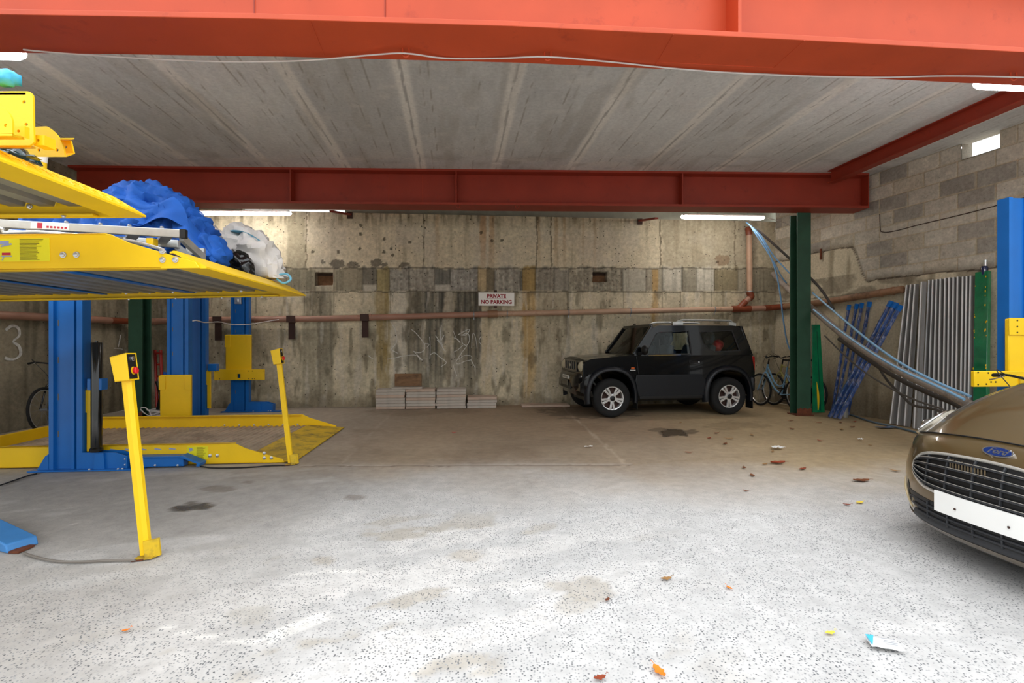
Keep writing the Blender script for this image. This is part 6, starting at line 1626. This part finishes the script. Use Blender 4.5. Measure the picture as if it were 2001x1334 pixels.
# green film wrapped pieces
M_greenw = pm('green_film', (8, 116, 72), .2, var=.2, vscale=7, bump=.4, bscale=20, coat=1.0); M_greend = pm('dark_green_film', (6, 74, 58), .2, var=.25, vscale=8, coat=1.0)
M_yfleck = pm('yellow_fleck', (226, 186, 24), .4)
a, b = wallp(1906, .26), wallp(1934, .26); a.z = b.z = .004; c, d = on_wall(1911, 533, RA, RB, .07), on_wall(1938, 529, RA, RB, .07)
t = thing('wrapped_board', 'tall green wrapped board with yellow flecks beside the galvanised sheets', 'board', a)
n = (b - a).cross(c - a).normalized(); n = n if n.y < 0 else -n
mb = MB(); q = [a, b, d, c]; mb.hexa(q, [p + n * .06 for p in q]); mb.build('board', M_greenw, t, True, bevel=.01, smooth=0)
mb = MB()
for i in range(26):
    u = .03 + .05 * random.random() if random.random() < .6 else .8 + .15 * random.random(); v = random.uniform(.3, .97); p = a.lerp(b, u).lerp(c.lerp(d, u), v) + n * .062; s = random.uniform(.008, .02)
    mb.box(p, (s, .003, s * 1.4))
o = mb.build('yellow_flecks', M_yfleck, t, True, smooth=0)
mb = MB(); p = c.lerp(d, .6); mb.lathe([(.035, -.08), (.04, .03), (.03, .05), (0, .05)], 10, Matrix.Translation(p + n * .03 + V((0, 0, .02)))); mb.build('film_end', pm('navy_film', (18, 30, 70), .25, coat=.8), t, True)
mb = MB(); mb.lathe([(.022, 0), (.022, .12), (0, .12)], 10, Matrix.Translation(p + n * .03 + V((.01, 0, .03)))); mb.build('tube_end', M_alu, t, True)
a = V((5.16, 8.66, .004)); t = thing('wrapped_board', 'green wrapped board with a yellow stripe leaning behind the green column', 'board', a)
def gb_(u, v): return at(1588 + 24 * u - (1 + 8 * u) * v + 0, 806 - 172 * v, 8.375 + .01 * u)
mb = MB(); mb.slab(gb_, 6, 14, (0, .025, 0)); mb.build('board', M_greenw, t, True, bevel=.004)
mb = MB(); mb.slab(lambda u, v: gb_(.62 + .06 * u - .1 * v, .02 + v * .9) + V((0, -.006, 0)), 2, 12, (0, .004, 0)); mb.build('film_fold', M_greend, t, True)
mb = MB(); mb.slab(lambda u, v: gb_(.36 + .18 * u * math.sin(math.pi * (.1 + .85 * v)) + .05 * (1 - v), .03 + .32 * v) + V((0, -.006, 0)), 4, 10, (0, .003, 0)); mb.build('yellow_stripe', M_yfleck, t, True)
# odds and ends
q = wallp(1650, .45); mb = MB(); mb.lathe([(.0, .0), (.05, .0), (.055, .02), (.055, .25), (.04, .30), (.018, .32), (.018, .36), (0, .36)], 20, Matrix.Translation(q)); tag(mb.build('canister', M_alu), 'silver canister on the floor behind the blue wrapped bars', 'canister')
q = on_wall(1604, 488, RA, RB, .065); mb = MB(); mb.box(q - V((0, 0, .08)), (.03, .03, .20)); tag(mb.build('iron_strap', M_rust, bevel=.004), 'rusty iron strap fixed to the right wall near the column', 'strap')

# ================================================================== leaves and scraps on the floor
M_leaf = [pm('brown_leaf', (112, 62, 30), .7, var=.2, vscale=30), pm('russet_leaf', (136, 58, 30), .7, var=.2, vscale=30), pm('pale_leaf', (150, 112, 66), .7, var=.2, vscale=30), pm('orange_leaf', (226, 120, 30), .6, var=.1), pm('yellow_leaf', (236, 206, 70), .6, var=.1)]
def leaf(px, py, ln, mat, label, group=None, ang=None, curl=.12):
    p = fl(px, py, .004); a = random.uniform(0, 6.28) if ang is None else ang
    mb = MB(); n = 8
    def f(u, v):
        x = (u - .5) * ln; w = ln * .24 * math.sin(math.pi * (u * .96 + .02)) ** .8 * (1 + .25 * math.sin(u * 17)); y = (v - .5) * 2 * w
        return V((x, y, .004 + curl * ln * .5 * (2 * abs(v - .5)) ** 2 * .5 + .05 * ln * (2 * (u - .5)) ** 2))
    mb.slab(f, 10, 4, (0, 0, -.0012)); mb.tube([V((ln * .49, 0, .012)), V((ln * .62, .004, .016)), V((ln * .75, 0, .012))], .0012, 5)
    o = mb.build('leaf', mat); o.location = p; o.rotation_euler = (0, 0, a); MW[o.name] = Matrix.Translation(p)
    return tag(o, label, 'leaf', group)
G = 'dry brown leaves scattered on the floor'; LB = 'small dry brown leaf on the concrete floor between the black and brown cars'
for i, (px, py, s) in enumerate(((1470, 929, .08), (1569, 916, .09), (1495, 907, .07), (1454, 914, .07), (1386, 856, .08), (1425, 857, .09), (1417, 867, .09), (1345, 884, .07), (1470, 850, .08), (1642, 826, .09), (1670, 824, .09), (1645, 839, .09), (1457, 959, .05), (1602, 861, .08), (1750, 920, .08), (1548, 838, .09), (1400, 846, .07), (1510, 882, .06), (1666, 834, .09), (1600, 826, .08), (1330, 826, .07), (1545, 822, .08), (1655, 986, .05), (1700, 870, .06))):
    leaf(px, py, s, M_leaf[i % 3], LB, G)
leaf(1520, 905, .16, M_leaf[1], 'largest russet leaf, crumpled, on the floor between the cars', ang=.1, curl=.35)
leaf(1683, 939, .15, M_leaf[0], 'long dark brown leaf lying near the nose of the brown car', ang=.05)
leaf(1680, 982, .07, M_leaf[4], 'yellowish leaf on the floor beside the brown car bumper', ang=.3)
leaf(1288, 1312, .07, M_leaf[3], 'bright orange leaf at the bottom edge of the floor', ang=1.9)
leaf(1622, 1237, .045, M_leaf[4], 'small yellow leaf near the paper flyer', ang=.2)
leaf(1172, 1325, .05, M_leaf[1], 'russet leaf scrap at the bottom edge, left of the orange leaf', ang=.3)
leaf(1187, 1172, .035, M_rust, 'tiny dark leaf beside the faded patch on the pale floor', ang=.9)
leaf(1302, 1131, .06, M_leaf[2], 'pale tan leaf on the speckled floor in the middle foreground', ang=.2)
leaf(1425, 1149, .035, M_leaf[3], 'tiny orange leaf right of the pale tan leaf', ang=2.0)
leaf(887, 845, .06, pm('red_scrap', (196, 60, 64), .6), 'small red scrap on the brown bay floor below the slab stacks', ang=.1)
leaf(246, 1232, .03, M_leaf[3], 'tiny orange leaf on the pale floor at the lower left', ang=.4)
def scrap(px, py, w, h, mat, name, label, cat, a=0.0, amp=.01):
    p = fl(px, py, .003); mb = MB(); mb.slab(lambda u, v: V(((u - .5) * w, (v - .5) * h, .006 + amp * (1 + noise.noise(V((u * 3 + px, v * 3, 0)))))), 10, 8, (0, 0, -.001))
    o = mb.build(name, mat, smooth=60); o.location = p; o.rotation_euler = (0, 0, a); MW[o.name] = Matrix.Translation(p) @ Matrix.Rotation(a, 4, 'Z'); tag(o, label, cat); return o
fy_ = scrap(1728, 1262, .115, .075, pm('paper', (214, 216, 216), .6, var=.04), 'paper_flyer', 'crumpled pale paper flyer with blue edge on the floor at the lower right', 'paper', -.25, .006)
mb = MB(); mb.slab(lambda u, v: V((-.055 + .03 * u * (1 - v) , .034 - .068 * v, .0225 - .004 * v)), 3, 6, (0, 0, -.001)); mb.build('blue_edge', M_cyan, fy_)
mb = MB()
for k in range(4): mb.box((.02, .018 - .012 * k, .0225 - .001 * k), (.05 - .01 * (k % 2), .003, .0008))
mb.build('print', pm('grey_print', (150, 152, 156), .6), fy_, smooth=0)
scrap(1520, 877, .14, .09, M_white, 'wrapper', 'crumpled clear white wrapper on the floor between the cars', 'wrapper', .3, .02)
scrap(1150, 874, .10, .03, M_white, 'wrapper', 'thin white wrapper strip on the brown bay floor', 'wrapper', .2)
scrap(1682, 860, .06, .05, M_white, 'wrapper', 'small white scrap near the galvanised sheets', 'wrapper', .7, .015)
scrap(1731, 836, .26, .10, pm('blue_film', (84, 110, 150), .3, coat=.5), 'plastic_sheet', 'flat scrap of blue film on the floor before the galvanised sheets', 'plastic sheet', .1, .008)
# ================================================================== camera, sky
cam_d = bpy.data.cameras.new('camera'); cam = bpy.data.objects.new('camera', cam_d); C.objects.link(cam)
cam_d.sensor_fit = 'HORIZONTAL'; cam_d.sensor_width = 36; cam_d.lens = F / 2001 * 36; cam_d.clip_start = .05
cam.location = (0, 0, H); cam.rotation_euler = (math.pi / 2, 0, 0)
sc = bpy.context.scene; sc.camera = cam
w = bpy.data.worlds.new('overcast_sky'); sc.world = w; w.use_nodes = True
bg = w.node_tree.nodes['Background']; bg.inputs['Strength'].default_value = 1.7
nt = w.node_tree; tc = N(nt, 'ShaderNodeTexCoord'); sx = N(nt, 'ShaderNodeSeparateXYZ'); L(nt, tc.outputs['Generated'], sx.inputs[0])
rp = N(nt, 'ShaderNodeValToRGB'); L(nt, sx.outputs['Z'], rp.inputs['Fac'])            # dull street side below, pale overcast above
rp.color_ramp.elements[0].position = 0.0; rp.color_ramp.elements[0].color = (.30, .31, .30, 1)
rp.color_ramp.elements[1].position = .45; rp.color_ramp.elements[1].color = (.93, .97, 1.0, 1)
e_ = rp.color_ramp.elements.new(.22); e_.color = (.42, .44, .45, 1)
L(nt, rp.outputs['Color'], bg.inputs['Color'])
sc.view_settings.view_transform = 'Standard'; sc.view_settings.look = 'None'; sc.view_settings.gamma = 1.0
sc.view_settings.use_curve_mapping = False; sc.view_settings.exposure = 1.0
cy_ = sc.cycles
cy_.max_bounces = 10; cy_.diffuse_bounces = 6; cy_.glossy_bounces = 4; cy_.transparent_max_bounces = 12
cy_.caustics_reflective = False; cy_.caustics_refractive = False; cy_.sample_clamp_indirect = 6
try: cy_.use_denoising = True
except Exception: pass
